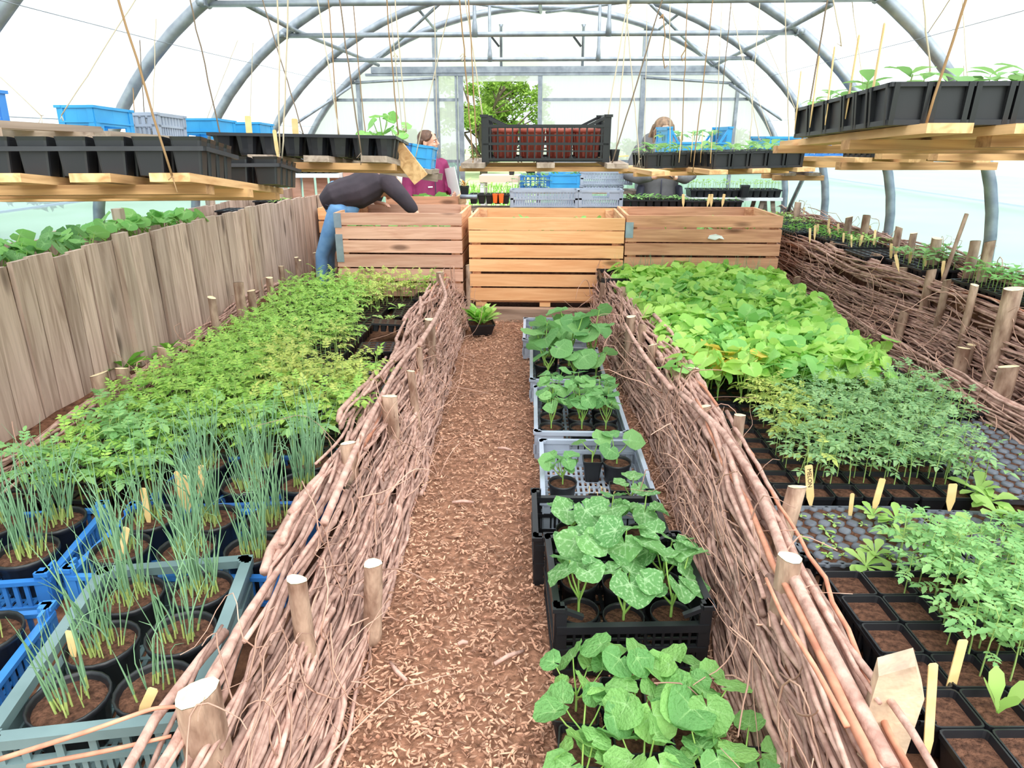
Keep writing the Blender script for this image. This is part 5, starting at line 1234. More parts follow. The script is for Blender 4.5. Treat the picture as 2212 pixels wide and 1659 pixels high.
LF.twine(at_y(600, 0, 2.7), at_y(604, 330, 2.7), 'twinew', .003); LF.twine(at_y(623, 0, 2.62), at_y(610, 345, 2.66), 'twinew', .003)
plant = at_y(600, 335, 2.68); plant_label((plant.x, plant.y, plant.z - .01), .10, .014, (0, -.03), 0, 'pale wooden stick standing at the back of the left front trays')
# --- right front
P = at_y(1914, 271, 1.8); RF = Shelf('hanging shelf of pale planks at the right front, carrying deep seedling trays', P, (radians(-2.2), radians(0), radians(-3)),
    [(.10, -.10, 1.12, .10), (.30, -.08, 1.12, .10), (.50, -.08, 1.12, .10), (.72, -.08, 1.1, .10)], [(.34, .03, .9), (.90, -.02, .9), (.06, .26, .9)], th=.022, bth=.026)
dims = ((1, .12, 0), (2, .09, .135), (3, .155, .325))
RFT = []
for i, (ny, py, y0) in enumerate(dims):
    t = seed_tray(['deep black seedling tray nearest the camera on the right hanging shelf', 'deep black tray of seedlings, second on the right hanging shelf', 'deep black tray of seedlings farthest back on the right hanging shelf'][i], 7, ny, .092, .095, py=py, cellw=.9, taper=.92, rnd=.006, ribs=True, skirt=.01)
    RF.put(t, .322 + .004 * i, y0 + ny * py / 2, .001); RFT.append(t)
brm = [broad_mesh(250 + i, .035, .055).mesh('courgette_seedling', [M['bean'], M['tomstem']]) for i in range(5)]
for x in [.05 + .092 * i for i in range(7)]:
    for y in (.06, .18, .27, .40, .56, .71):
        if rr.random() < .15: continue
        o = meshobj('courgette_seedling', rr.choice(brm), RF.on(x + rr.uniform(-.015, .015), y, .085), rr.uniform(0, 6), rr.uniform(.8, 1.35)); tag(o, 'grey green broad leaved seedling in the trays of the right front shelf', 'seedling', 'seedlings of the right front shelf')
for i, (x, y, h, ln, lab) in enumerate(((.012, .14, .20, -.04, 'tallest wooden stick in the nearest tray of the right front shelf'), (.010, .30, .20, -.06, 'second tall wooden stick on the right front shelf'), (.008, .46, .20, .12, 'slanting wooden stick on the right front shelf'), (.006, .60, .19, .02, 'straight thin stick on the right front shelf'), (.004, .76, .17, .14, 'farthest leaning stick on the right front shelf'))):
    p = RF.on(x - .004, y, .045); plant_label(p, h, .016, (0, ln), radians(80), lab)
RF.twine(at_y(2085, 0, 1.78), at_y(2000, 268, 1.78), 'twine', .0032); RF.twine(at_y(1995, 0, 2.7), at_y(2010, 165, 2.7), 'twinew', .003)
RF.twine(at_y(1788, 0, 2.8), at_y(1735, 300, 2.8), 'twined', .003); RF.twine(at_y(1800, 0, 2.82), at_y(1818, 100, 2.82), 'twinew', .0025)
# --- centre shelf with the black crate
c0 = at_y(1178, 350, 3.5); CS = Shelf('narrow plank shelf hanging over the middle of the path, black crate on it', c0 + V((0, 0, .0)), (radians(1), 0, YAW * .5),
    [(-.345, -.12, .42, .11), (.0, -.10, .42, .085), (.335, -.14, .42, .10)], [(.03, -.42, .40), (.36, -.42, .40)], 'oldplank', 'batten', th=.022, bth=.022)
t = crate('black slatted crate of terracotta pots on the centre hanging shelf', .60, .40, .215, 'black', (0, 0, 0), 0, rows=[(0, .07, 'bar', 1.5), (.07, .93, 'grid', .034, .2), (.45, .5, 'bar', 1.8), (.93, 1, 'bar', 2)], ends=R_GRID, notch=.045); CS.put(t, 0, .17)
for i in range(4):
    for j in range(2):
        p = CS.on(-.20 + .135 * i, .09 + .16 * j, .012); round_pot('terracotta coloured plastic pot inside the black crate on the centre shelf', p, .064, .14, group='terracotta pots in the crate', mat='terra', ribs=True)
for a, b, mt in (((993, 0, 3.42), (1022, 345, 3.42), 'twine'), ((1005, 0, 3.8), (1044, 258, 3.72), 'twinew'), ((1012, 0, 3.8), (1030, 335, 3.6), 'twine'), ((1354, 15, 3.8), (1312, 262, 3.7), 'twinew'), ((1430, 0, 3.44), (1322, 352, 3.44), 'twined'), ((1356, 20, 3.8), (1330, 340, 3.7), 'twinew')):
    CS.twine(at_y(*a), at_y(*b), mt, .0032)
m = MB(); m.box((0, 0, 0), (.16, .03, .006)); tag(m.build('thin_lath', M['labelwood'], None, CS.on(.36, .28, .012), (0, -.06, .2)), 'thin pale lath sticking out beside the black crate on the centre shelf', 'lath')
sq_pot('small dark pot at the right end of the centre shelf', CS.on(.345, .1, 0), .05, .055)
# --- middle right shelf
c0 = at_y(1540, 366, 3.95); MR = Shelf('hanging shelf right of the path in front of the woman with the phone', c0, (radians(-.5), radians(-1.2), radians(5)),
    [(-.30, -.06, .95, .10), (.0, -.10, .95, .10), (.25, -.05, .95, .10), (.50, -.04, .95, .10)], [(.34, -.36, .56), (.80, -.36, .56)], th=.022, bth=.022, bw=.05)
t = seed_tray('deep black seedling tray in front on the middle right shelf', 5, 3, .1, .09, cellw=.9, taper=.92, rnd=.006, ribs=True, py=.12); MR.put(t, .25, .19)
t = seed_tray('deep black seedling tray behind on the middle right shelf', 5, 3, .1, .09, cellw=.9, taper=.92, rnd=.006, ribs=True, py=.12); MR.put(t, .25, .58)
t = seed_tray('small black tray at the left end of the middle right shelf', 3, 4, .085, .085, cellw=.9, taper=.92, ribs=True); MR.put(t, -.17, .50)
for x, y in [(.05 + .1 * i, .07 + .12 * j) for i in range(5) for j in range(6)] + [(-.25 + .085 * i, .38 + .085 * j) for i in range(3) for j in range(4)]:
    o = meshobj('courgette_seedling', rr.choice(brm), MR.on(x + rr.uniform(-.02, .02), y, .08), rr.uniform(0, 6), rr.uniform(.7, 1.25)); tag(o, 'broad leaved green seedling in the trays of the middle right shelf', 'seedling', 'seedlings of the middle right shelf')
for i, (x, y, lab) in enumerate(((-.01, .02, 'front pale stick in the middle right trays'), (-.01, .20, 'second pale stick in the middle right trays'), (-.02, .36, 'pale stick between the two middle right trays'), (-.10, .32, 'stick standing in the small tray of the middle right shelf'))):
    plant_label(MR.on(x, y, .05), .15, .012, (0, rr.gauss(0, .12)), 1.2, lab)
for a, b, mt in (((1354, 30, 4.3), (1381, 345, 4.1), 'twinew'), ((1540, 0, 3.98), (1496, 372, 3.98), 'twine'), ((1447, 0, 4.7), (1448, 340, 4.7), 'twinew'), ((1485, 0, 4.8), (1472, 330, 4.8), 'twine'), ((1580, 0, 4.8), (1550, 300, 4.8), 'twined'), ((1635, 80, 5.0), (1620, 300, 4.9), 'twinew'), ((1594, 80, 5.2), (1640, 300, 4.9), 'twinew'), ((1695, 0, 4.0), (1705, 330, 4.1), 'twinew')):
    MR.twine(at_y(*a), at_y(*b), mt, .003)
# --- middle left shelf
c0 = at_y(850, 340, 2.9); ML = Shelf('hanging plank shelf left of the path above the bending person', c0, (radians(-4), radians(1.0), radians(4)),
    [(-.06, -.12, .62, .10), (-.30, -.05, .62, .10), (-.52, -.05, .62, .10), (-.75, -.05, .6, .1)], [(.06, -.92, .0), (.36, -.80, .05), (.6, -.8, .05)], 'oldplank', 'batten', bth=.026)
t = seed_tray('long black tray of rounded deep cells on the middle left hanging shelf', 8, 2, .094, .085, cellw=.92, taper=.7, rnd=.028, empty=True, py=.10); ML.put(t, -.372, .13)
t = seed_tray('second row of black rounded cells on the middle left shelf', 8, 2, .094, .085, cellw=.92, taper=.7, rnd=.028, empty=True, py=.10); ML.put(t, -.372, .36)
for a, b, mt in (((411, 0, 3.0), (482, 318, 3.0), 'twined'), ((733, 0, 2.9), (780, 330, 2.85), 'twined'), ((835, 0, 3.5), (860, 290, 3.5), 'twine'), ((568, 0, 3.6), (655, 290, 3.5), 'twined'), ((686, 0, 3.6), (735, 300, 3.5), 'twinew'), ((710, 0, 3.6), (731, 298, 3.5), 'twine'), ((853, 0, 3.6), (878, 285, 3.6), 'twinew')):
    ML.twine(at_y(*a), at_y(*b), mt, .003)
m = MB(); m.box((0, 0, 0), (.075, .02, .19)); tag(m.build('hanging_board', M['plank'], None, at_y(880, 350, 3.2), (radians(12), radians(-36), 0)), 'loose old board hanging aslant at the end of the middle left shelf', 'board')
for i, (px, py, lab) in enumerate(((540, 258, 'flat wooden stick in the left row of blue crates'), (640, 264, 'flat wooden stick behind the long rounded cell tray'))):
    p = at_y(px, py + 45, 3.45); plant_label(p, .11, .03, (0, .03), 0, lab)
# --- shelf behind it with blue crates and squash seedling
c0 = at_y(896, 361, 4.2); MB2 = Shelf('small hanging shelf with blue crates in front of the woman in plum', c0, (radians(-2), radians(8), radians(4)), [(-.16, -.1, .5, .1), (.06, -.1, .5, .1), (-.36, -.1, .5, .1)], [(0, -.42, .14), (.4, -.42, .14)], 'oldplank', 'oldbatten')
t = crate('small light blue crate on the shelf in front of the woman in plum', .11, .34, .13, 'sky', (0, 0, 0), 0, rows=R_PANEL, ends=R_PANEL); MB2.put(t, .03, .2)
t = crate('bright blue mesh crate beside the light blue one by the woman in plum', .15, .34, .13, 'blue', (0, 0, 0), 0, rows=R_GRID, ends=R_GRID); MB2.put(t, -.115, .2)
t = crate('black mesh crate at the back of the middle left shelf', .2, .3, .11, 'black', (0, 0, 0), 0, rows=R_GRID, ends=R_GRID); MB2.put(t, -.32, .2)
for i, (px, py, h, R, lab) in enumerate(((828, 322, .17, .055, 'tall leafy squash seedling at the end of the rounded cell tray'), (860, 325, .12, .05, 'squash seedling beside the blue mesh crate'), (800, 322, .08, .045, 'small squash seedling left of the tall leafy one'))):
    m = squash_mesh(560 + i, h, R, 4, 13, 2, .9); o = m.build('squash_seedling', [M['sqg'], M['sqstem']], None, at_y(px, py, 3.75)); tag(o, lab, 'squash seedling')
for a, b, mt in (((940, 90, 4.4), (945, 300, 4.4), 'twinew'), ((762, 0, 4.2), (790, 300, 4.2), 'twine'), ((853, 120, 4.6), (872, 310, 4.6), 'twinew'), ((945, 130, 4.2), (896, 345, 4.15), 'twinew')):
    MB2.twine(at_y(*a), at_y(*b), mt, .0028)
# --- far left shelf along the film
c0 = at_y(285, 290, 3.45); FL = Shelf('old grey plank shelf hanging along the left film under blue crates', c0, (radians(-2.5), 0, radians(-2)),
    [(-.30, -.5, 1.6, .10), (-.12, -.35, 1.8, .10), (.04, -.3, 1.8, .1)], [(-.2, -.45, .1), (.6, -.45, .1), (1.3, -.45, .1)], 'oldplank', 'oldbatten')
for i, (px0, px1, Y, L_, mt, lab, rows) in enumerate(((130, 206, 3.42, .32, 'sky', 'light blue crate nearest the camera on the far left shelf', R_LEGS), (282, 340, 3.85, .3, 'grey', 'grey slotted crate between the light blue ones on the far left shelf', R_SLOT), (388, 470, 4.3, .24, 'sky', 'light blue crate behind the grey one on the far left shelf', R_LEGS), (492, 560, 4.65, .22, 'sky', 'farthest and smallest light blue crate on the far left shelf', R_LEGS))):
    a, b = at_y(px0, 285, Y), at_y(px1, 285, Y); W = (b.x - a.x); q = FL.loc((a + b) / 2)
    t = crate(lab, W, L_ * .93, .13, mt, (0, 0, 0), 0, rows=rows, ends=rows); FL.put(t, q.x, q.y + L_ / 2, .0)
for a, b, mt in (((292, 0, 3.3), (133, 250, 3.1), 'twinew'), ((296, 0, 4.0), (312, 250, 4.0), 'twined'), ((338, 0, 4.0), (328, 300, 3.9), 'twinew'), ((540, 20, 5.0), (430, 300, 4.9), 'twinew'), ((548, 30, 5.2), (540, 270, 5.2), 'twinew'), ((287, 195, 4.1), (290, 245, 4.0), 'twine')):
    FL.twine(at_y(*a), at_y(*b), mt, .0026)
c0 = at_y(20, 258, 2.3); FE = Shelf('grey plank shelf at the left picture edge carrying a royal blue crate', c0, (radians(-2), radians(1), radians(-12)), [(-.36, -.1, .7, .1), (-.17, -.1, .5, .09)], [(.0, -.7, -.08), (.4, -.7, -.1)], 'oldplank', 'oldbatten')
t = crate('royal blue crate cut by the left picture edge on a hanging shelf', .3, .24, .12, 'blue', (0, 0, 0), 0, rows=R_GRID, ends=R_GRID); q = FE.loc(at_y(12, 262, 2.75)); FE.put(t, q.x - .15, q.y - .11)
FE.twine(at_y(0, 165, 2.9), at_y(90, 250, 2.85), 'twinew', .0025)
# --- right far shelves
c0 = at_y(1960, 340, 3.9); RS = Shelf('pale plank shelf hanging along the right film below the front shelf', c0, (radians(-1), 0, radians(3)), [(-.28, -.1, .9, .09), (0, -.1, .9, .09), (.32, -.12, .9, .09)], [(.02, -.35, .48), (.6, -.35, .48)])
t = seed_tray('black deep tray on the pale shelf along the right film', 7, 5, .064, .075, cellw=.9, taper=.9, ribs=True); RS.put(t, .05, .2)
c0 = at_y(2165, 312, 3.1); RE = Shelf('low plank shelf at the right picture edge under a black ribbed tray', c0, (radians(-1), radians(0), radians(3)), [(-.12, -.1, .8, .09), (.12, -.1, .8, .09)], [(.05, -.25, .4), (.5, -.25, .4)])
t = seed_tray('black ribbed tray at the right picture edge on the low shelf', 6, 4, .08, .08, cellw=.9, taper=.9, ribs=True); RE.put(t, .1, .2)
c0 = at_y(1800, 340, 5.2); RB = Shelf('far plank shelf on the right with blue mesh crates', c0, (0, 0, radians(2)), [(-.2, -.1, .8, .1), (.05, -.1, .8, .1), (.25, -.1, .8, .1)], [(0, -.4, .35), (.6, -.4, .35)], 'oldplank', 'batten')
t = crate('blue mesh crate on the far right shelf behind the front shelf', .5, .34, .11, 'blue', (0, 0, 0), 0, rows=R_GRID, ends=R_GRID); RB.put(t, .05, .2)
t = crate('light blue crate at the left end of the far right shelf', .26, .34, .14, 'sky', (0, 0, 0), 0, rows=R_PANEL, ends=R_PANEL); RB.put(t, -.33, .24)
c0 = at_y(1725, 372, 6.0); RC = Shelf('lowest far right shelf with a blue mesh crate by the corner brace', c0, (0, 0, 0), [(-.1, -.1, .4, .1), (.1, -.1, .4, .1)], [(0, -.2, .2), (.3, -.2, .2)], 'oldplank', 'batten')
t = crate('small royal blue mesh crate on the lowest far right shelf', .22, .3, .12, 'blue', (0, 0, 0), 0, rows=R_GRID, ends=R_GRID); RC.put(t, 0, .15)
for S_, a, b in ((RS, (1840, 0, 4.2), (1880, 300, 4.0)), (RS, (2078, 0, 4.1), (2088, 330, 4.0)), (RE, (2080, 20, 3.6), (2100, 300, 3.3)), (RB, (1690, 170, 5.6), (1760, 330, 5.4)), (RB, (1998, 80, 4.2), (1930, 180, 5.0)), (RC, (1640, 220, 6.2), (1668, 300, 6.1))):
    S_.twine(at_y(*a), at_y(*b), 'twinew', .0026)
c0 = at_y(1500, 338, 4.95); RD = Shelf('hanging shelf behind the middle right one, light blue crate of seedlings on it', c0, (0, 0, radians(3)), [(-.2, -.1, .45, .1), (.05, -.1, .45, .1), (.28, -.1, .45, .1)], [(0, -.3, .35), (.35, -.3, .35)])
t = crate('light blue crate behind the middle right seedlings, hiding the woman face', .42, .36, .19, 'sky', (0, 0, 0), 0, rows=R_PANEL, ends=R_PANEL, notch=.10); RD.put(t, .02, .17)
for i in range(8):
    o = meshobj('courgette_seedling', rr.choice(brm), RD.on(-.2 + .055 * i, .12 + .1 * (i % 2), .10), rr.uniform(0, 6), 1.2); tag(o, 'green seedling standing in the light blue crate behind the middle right trays', 'seedling', 'seedlings in the light blue crate')
RD.twine(at_y(1398, 0, 5.1), at_y(1392, 330, 5.0), 'twinew', .0026); RD.twine(at_y(1560, 0, 5.2), at_y(1545, 330, 5.1), 'twinew', .0026)
# loose tied ends hanging from the tubes
for i, (px, py, px2, py2, y, lab) in enumerate(((545, 5, 562, 70, 5.3, 'short loose twine end hanging from the left roof brace'), (854, 115, 858, 140, 6.55, 'pale twine knot tied on the far crossbar at the left'), (1000, 115, 998, 132, 6.55, 'twine loop tied on the far crossbar near the middle'), (1362, 0, 1355, 32, 4.4, 'pale knotted twine bunch hanging over the centre crate'), (1432, 30, 1436, 148, 5.3, 'grey twine end hanging above the woman with the phone'), (1480, 90, 1474, 132, 5.3, 'looped twine end hanging from the crossbar on the right'), (1795, 5, 1796, 45, 5.0, 'curled twine end hanging from the right roof brace'))):
    a, b = at_y(px, py, y), at_y(px2, py2, y); O = a; k = random.Random(i); m = MB()
    m.tube([V((0, 0, 0)), (b - a) * .4 + V((.01, 0, 0)), (b - a) * .75 - V((.012, 0, 0)), b - a, (b - a) + V((.015, 0, .02))], .004, 5)
    for q in range(3): m.tube([V((0, 0, 0)), V((k.uniform(-.03, .03), 0, -.03))], .003, 4)
    tag(m.build('loose_twine', M['twinew' if i in (1, 2, 3) else 'twine'], None, O), lab, 'twine')
# ================================================================ staging and crates by the end wall
rr = random.Random(111)
def bench(label, px0, px1, pyt, Y, D=.5, mat='oldplank', leg='oldbatten', trestle=False, th=.03):
    a, b = at_y(px0, pyt, Y), at_y(px1, pyt, Y); z = a.z; t = thing('staging_bench', label, 'bench', ((a.x + b.x) / 2, Y + D / 2, 0)); W = b.x - a.x
    n = 3
    for i in range(n):
        m = MB(); m.box((0, -D / 2 + D * (i + .5) / n, z - th / 2), (W, D / n - .012, th)); m.build('top_board', M[mat], t)
    for sx in (-1, 1):
        if trestle:
            for sy in (-1, 1):
                for q in (-1, 1):
                    m = MB(); m.bar((sx * W * .36 + q * .05, sy * D * .35, z - th), (sx * W * .36 + q * .2, sy * D * .4, 0), .03, .04); m.build('leg', M[leg], t)
        else:
            for sy in (-1, 1):
                m = MB(); m.box((sx * (W / 2 - .06), sy * (D / 2 - .06), (z - th) / 2), (.05, .05, z - th)); m.build('leg', M[leg], t)
    return z
def pxcrate(label, px0, px1, py0, py1, Y, D, mat, rows=R_SLOT, ends=R_HAND):
    a, b = at_y(px0, py1, Y), at_y(px1, py0, Y); return crate(label, abs(b.x - a.x), D, b.z - a.z, mat, ((a.x + b.x) / 2, Y + D / 2, a.z + .001), 0, rows, ends)
z1 = bench('long low bench behind the slatted boxes with grey crates and seed trays on it', 1012, 1612, 449, 6.75, .27)
pxcrate('wide grey slotted crate on the bench behind the boxes', 1103, 1249, 411, 448, 6.75, .27, 'grey', R_SLOT, R_HAND)
pxcrate('narrower grey slotted crate on the bench, right of the wide one', 1250, 1345, 411, 448, 6.75, .27, 'grey', R_HAND, R_SLOT)
def pxtray(label, px0, px1, pyt, pyb, Y, ny, p=.07, soil=.9, mat='black'):
    a, b = at_y(px0, pyb, Y), at_y(px1, pyb, Y); W = b.x - a.x; n = max(2, round(W / p)); h = at_y(px0, pyt, Y).z - a.z
    seed_tray(label, n, ny, W / n, h, ((a.x + b.x) / 2, Y + ny * p / 2, a.z + .001), 0, None, soilz=soil, py=p, mat=mat, cellw=.92); return a, b, h
def fill(a, b, h, Y, D, nx, ny, meshes, label, group, sc=(.8, 1.2), name='seedling'):
    for i in range(nx):
        for j in range(ny):
            tag(meshobj(name, rr.choice(meshes), (a.x + (b.x - a.x) * (i + .5) / nx + rr.uniform(-.01, .01), Y + D * (j + .5) / ny, a.z + h * .9), rr.uniform(0, 6), rr.uniform(*sc)), label, 'seedling', group)
bm = [broad_mesh(300 + i, .03, .045).mesh('seedling', [M['bean'], M['tomstem']]) for i in range(3)]
bm2 = [broad_mesh(310 + i, .08, .03).mesh('seedling', [M['tom'], M['tomstem']]) for i in range(3)]
a, b, h = pxtray('long row of black trays of young seedlings on the bench, woman behind', 1346, 1478, 432, 449, 6.76, 3); fill(a, b, h, 6.76, .21, 10, 2, bm, 'small seedling in the black trays before the woman with the phone', 'seedlings before the woman')
a, b, h = pxtray('black trays of pale sprouts at the right end of the bench', 1480, 1604, 434, 450, 6.76, 3); fill(a, b, h, 6.76, .21, 9, 2, bm[:1], 'tiny pale sprout in the trays at the right end of the bench', 'sprouts at the bench end', (.4, .7))
for i, px in enumerate((1476, 1528, 1536, 1560)): p = at_y(px, 445, 6.74); plant_label((p.x, p.y, p.z), .11, .025, (0, rr.gauss(0, .2)), 0, ['white upright label at the joint of the bench trays', 'leaning label in the right bench trays', 'second leaning label in the right bench trays', 'upright wooden label in the right bench trays'][i])
a, b, h = pxtray('black tray of mixed seedlings at the left end of the bench', 1014, 1100, 420, 441, 6.72, 3); fill(a, b, h, 6.72, .2, 7, 2, bm2, 'slender seedling in the left tray of the bench', 'seedlings at the left bench end', (.7, 1.3))
for i, px in enumerate((1070, 1083)):
    p = at_y(px, 438, 6.7); sq_pot(['orange square pot in front of the left bench tray', 'second orange square pot in front of the left bench tray'][i], (p.x, p.y - .02, p.z), .05, .085, mat='orange')
p = at_y(1004, 425, 6.7); sq_pot('dark pot of withered bulbs at the left end of the bench', p, .085, .1)
m = rosette_mesh(330, 12, .1, .25, (.5, 1.3)); tag(m.build('withered_bulbs', M['labelwood'], None, p + V((0, 0, .085))), 'straw coloured withered bulb shoots in the dark pot on the bench', 'dead plants')
m = MB(); m.tube([(0, 0, 0), (.16, 0, 0)], .022, 10); tag(m.build('grey_pipe', M['steel'], None, at_y(994, 425, 6.62)), 'short grey pipe end sticking out left of the bench', 'pipe')
z2 = bench('second bench by the end wall carrying the blue and grey crate stack', 1110, 1380, 412, 7.25, .4)
pxcrate('royal blue mesh crate of seedlings on the second bench', 1125, 1186, 379, 411, 7.25, .36, 'blue', R_GRID, R_GRID)
pxcrate('light blue crate of seedlings beside the royal blue one', 1188, 1252, 376, 411, 7.25, .36, 'sky', R_PANEL, R_PANEL)
pxcrate('lower grey crate of the stack of two on the second bench', 1254, 1345, 401, 411, 7.25, .36, 'grey')
pxcrate('upper grey crate of the stack of two on the second bench', 1254, 1366, 371, 400, 7.25, .36, 'grey')
for (x0, x1, py, lab, g) in ((1128, 1184, 384, 'grey green seedling in the royal blue crate', 'seedlings in the royal blue crate'), (1192, 1248, 380, 'grey green seedling in the light blue crate on the second bench', 'seedlings in the bench light blue crate'), (1100, 1180, 415, 'feathery grey green seedling behind the wide grey crate', 'feathery seedlings')):
    for i in range(6):
        p = at_y(x0 + (x1 - x0) * (i + .5) / 6, py + 6, 7.4 if py < 400 else 7.2); tag(meshobj('seedling', rr.choice(meA['tomd'] if py > 400 else bm), p, rr.uniform(0, 6), 1.0 if py > 400 else 1.5), lab, 'seedling', g)
a0, b0 = at_y(1038, 392, 7.55), at_y(1132, 378, 7.55); t = thing('potting_table', 'pale pink table in the doorway with two dark pots on it', 'table', ((a0.x + b0.x) / 2, 7.6, 0))
m = MB(); m.box((0, 0, (a0.z + b0.z) / 2), (b0.x - a0.x, .4, b0.z - a0.z)); m.build('table_top', plain('pink_top', lin(238, 206, 184), .6), t)
for sx in (-1, 1):
    for sy in (-1, 1): m = MB(); m.box((sx * .2, sy * .15, a0.z / 2), (.05, .05, a0.z)); m.build('leg', M['white'], t)
for i, (px, w_) in enumerate(((1105, .07), (1148, .09))): p = at_y(px, 391, 7.5); sq_pot(['small dark pot hanging low under the centre shelf, on the pink table', 'dark square pot right of the small one by the pink table'][i], (p.x, 7.55, b0.z if i == 0 else b0.z), w_, .09)
z3 = bench('white edged staging table by the right end panels, tray of tall seedlings on it', 1486, 1692, 427, 7.3, .4, 'white', 'oldbatten', True)
a, b, h = pxtray('black tray of tall pale green seedlings on the white edged table', 1490, 1688, 410, 426, 7.32, 4); fill(a, b, h, 7.32, .28, 15, 3, bm2, 'tall pale green seedling in the tray on the white edged table', 'seedlings on the white edged table', (.8, 1.2))
p = at_y(1606, 426, 7.3); sq_pot('small black pot standing in front of the tall pale seedlings', (p.x, p.y - .02, p.z + .0), .085, .12)
m = MB(); m.box((0, 0, 0), (.3, .012, .5)); q = at_y(862, 405, 7.6); tag(m.build('white_sheet', M['paper'], None, q), 'white sheet standing behind the bending person', 'board')
p = at_y(683, 379, 7.3); m = MB(); m.box((0, 0, 0), (.5, .3, .04)); tag(m.build('polystyrene_tray', M['white'], None, (p.x, 7.4, p.z - .0)), 'white edged tray on top of the upright pallet', 'tray')
seed_tray('black tray stacked on the white edged tray at the far left', 6, 3, .075, .07, (p.x, 7.4, p.z + .021), 0)
# things inside and on the slatted boxes
for i, (px, py, y, lab) in enumerate(((915, 440, 7.1, 'big leaved squash growing in the low brown box'), (938, 440, 7.0, 'second squash growing in the low brown box'))):
    m = squash_mesh(600 + i, .15, .11, 5, 17, 3, .8, lobed=.02); tag(m.build('squash_plant', [M['sqg'], M['sqstem']], None, at_y(px, py + 18, y)), lab, 'squash plant')
lm = [squash_mesh(610 + i, .1, .06, 4, 11, 2, 1.0) for i in range(3)]; lmm = [m.mesh('salad_plant', [M['sqg'], M['sqstem']]) for m in lm]
for (x0, x1, y0, z, lab, g) in ((xc0, xc1, YB, .68, 'low salad plant inside the tall orange slatted box', 'plants in the orange box'), (xr0, xr1, YB, .68, 'low green plant inside the brown slatted box', 'plants in the brown box'), (xl0, xl1, YB, .66, 'low green plant inside the pinkish slatted box', 'plants in the pinkish box')):
    for i in range(12): tag(meshobj('salad_plant', lmm[i % 3], (x0 + .12 + (x1 - x0 - .24) * rr.random(), y0 + .1 + .55 * rr.random(), z), rr.uniform(0, 6), .9), lab, 'plant', g)
m = MB(); k = random.Random(9)
pts = [(-.06, 0, .01), (-.05, 0, .035), (0, 0, .045), (.05, 0, .03), (.07, 0, .005), (.03, 0, .012), (0, 0, -.002)]
m.loft([[V((x, -.002 + k.uniform(-.004, .002), z)) for x, y, z in pts], [V((x, .004, z)) for x, y, z in pts]], 0, True, True)
q = at_y(1545, 518, YB - .012); tag(m.build('torn_paper', M['paper'], None, q), 'torn scrap of white plastic hanging on the brown slatted box', 'scrap')
# fine grassy seedlings and crate at the far end of the right bed
for i in range(11):
    p = V((.66 + .105 * i, 5.50, .26)); tag(meshobj('grass_seedlings', onion_mesh(640 + i, 22, .30, .05, .02).mesh('grass_seedlings', [M['onion'], M['onion']]), p), 'tuft of fine grassy seedlings against the foot of the brown box', 'seedlings', 'grassy tufts before the brown box')
crate('black plastic crate at the far left corner of the right bed', .3, .4, .28, 'black', (.60, 5.36, ZBR + .002), 0, rows=R_GRID, ends=R_GRID)
for i, (px, py, lab) in enumerate(((1310, 640, 'square black pot low at the left edge of the lime green patch'), (1330, 670, 'square black pot under the yellowing seedlings by the right fence'))):
    p = at_z(px, py, ZBR + .05); sq_pot(lab, (p.x, p.y, ZBR), .11, .1)
m = MB(); m.loft([[V((-.05, 0, .0)), V((.02, 0, .03)), V((.05, 0, .0)), V((0, 0, -.03))], [V((-.05, .004, .0)), V((.02, .004, .03)), V((.05, .004, .0)), V((0, .004, -.03))]], 0, True, True)
tag(m.build('white_scrap', M['paper'], None, at_z(2133, 668, .60)), 'white plastic scrap caught on the wattle wall by the big stake', 'scrap')
# ================================================================ people
def ell(c, ax, rx, ry, side, n=14):
    ax = V(ax).normalized(); s = V(side) - ax * V(side).dot(ax); s.normalize(); f = ax.cross(s)
    return [V(c) + s * (rx * cos(2 * pi * i / n)) + f * (ry * sin(2 * pi * i / n)) for i in range(n)]
def limb(m, pts, rs, side=(1, 0, 0), n=14):
    """tapered limb through pts; rs are (across, front-back) radii; rounded ends"""
    pts = [V(p) for p in pts]; rs = [(r, r) if not isinstance(r, tuple) else r for r in rs]; loops = []; k = len(pts)
    for i in range(k):
        t = pts[min(i + 1, k - 1)] - pts[max(i - 1, 0)]
        if i == 0: loops.append(ell(pts[0] - t.normalized() * rs[0][0] * .6, t, rs[0][0] * .5, rs[0][1] * .5, side, n))
        loops.append(ell(pts[i], t, rs[i][0], rs[i][1], side, n))
        if i == k - 1: loops.append(ell(pts[i] + t.normalized() * rs[i][0] * .6, t, rs[i][0] * .5, rs[i][1] * .5, side, n))
    m.loft(loops, 0, True, True, True)
def ball(m, c, r, R=None, n=16):
    R = R or Matrix.Identity(3); loops = []
    for i in range(1, 10):
        a = pi * i / 10; loops.append([V(c) + R @ V((r[0] * sin(a) * cos(2 * pi * j / n), r[1] * sin(a) * sin(2 * pi * j / n), -r[2] * cos(a))) for j in range(n)])
    m.loft(loops, 0, True, True, True)
def fuse(m, name, mat, parent, vox=.007, sm=4):
    o = m.build('tmp_' + name, mat); a = o.modifiers.new('r', 'REMESH'); a.mode = 'VOXEL'; a.voxel_size = vox; a.use_smooth_shade = True
    b = o.modifiers.new('s', 'SMOOTH'); b.factor = .5; b.iterations = sm
    dg = bpy.context.evaluated_depsgraph_get(); me = bpy.data.meshes.new_from_object(o.evaluated_get(dg)); bpy.data.objects.remove(o)
    me.materials.clear(); me.materials.append(mat)
    for p in me.polygons: p.use_smooth = True
    q = bpy.data.objects.new(name, me); COL.objects.link(q); q.parent = parent; return q
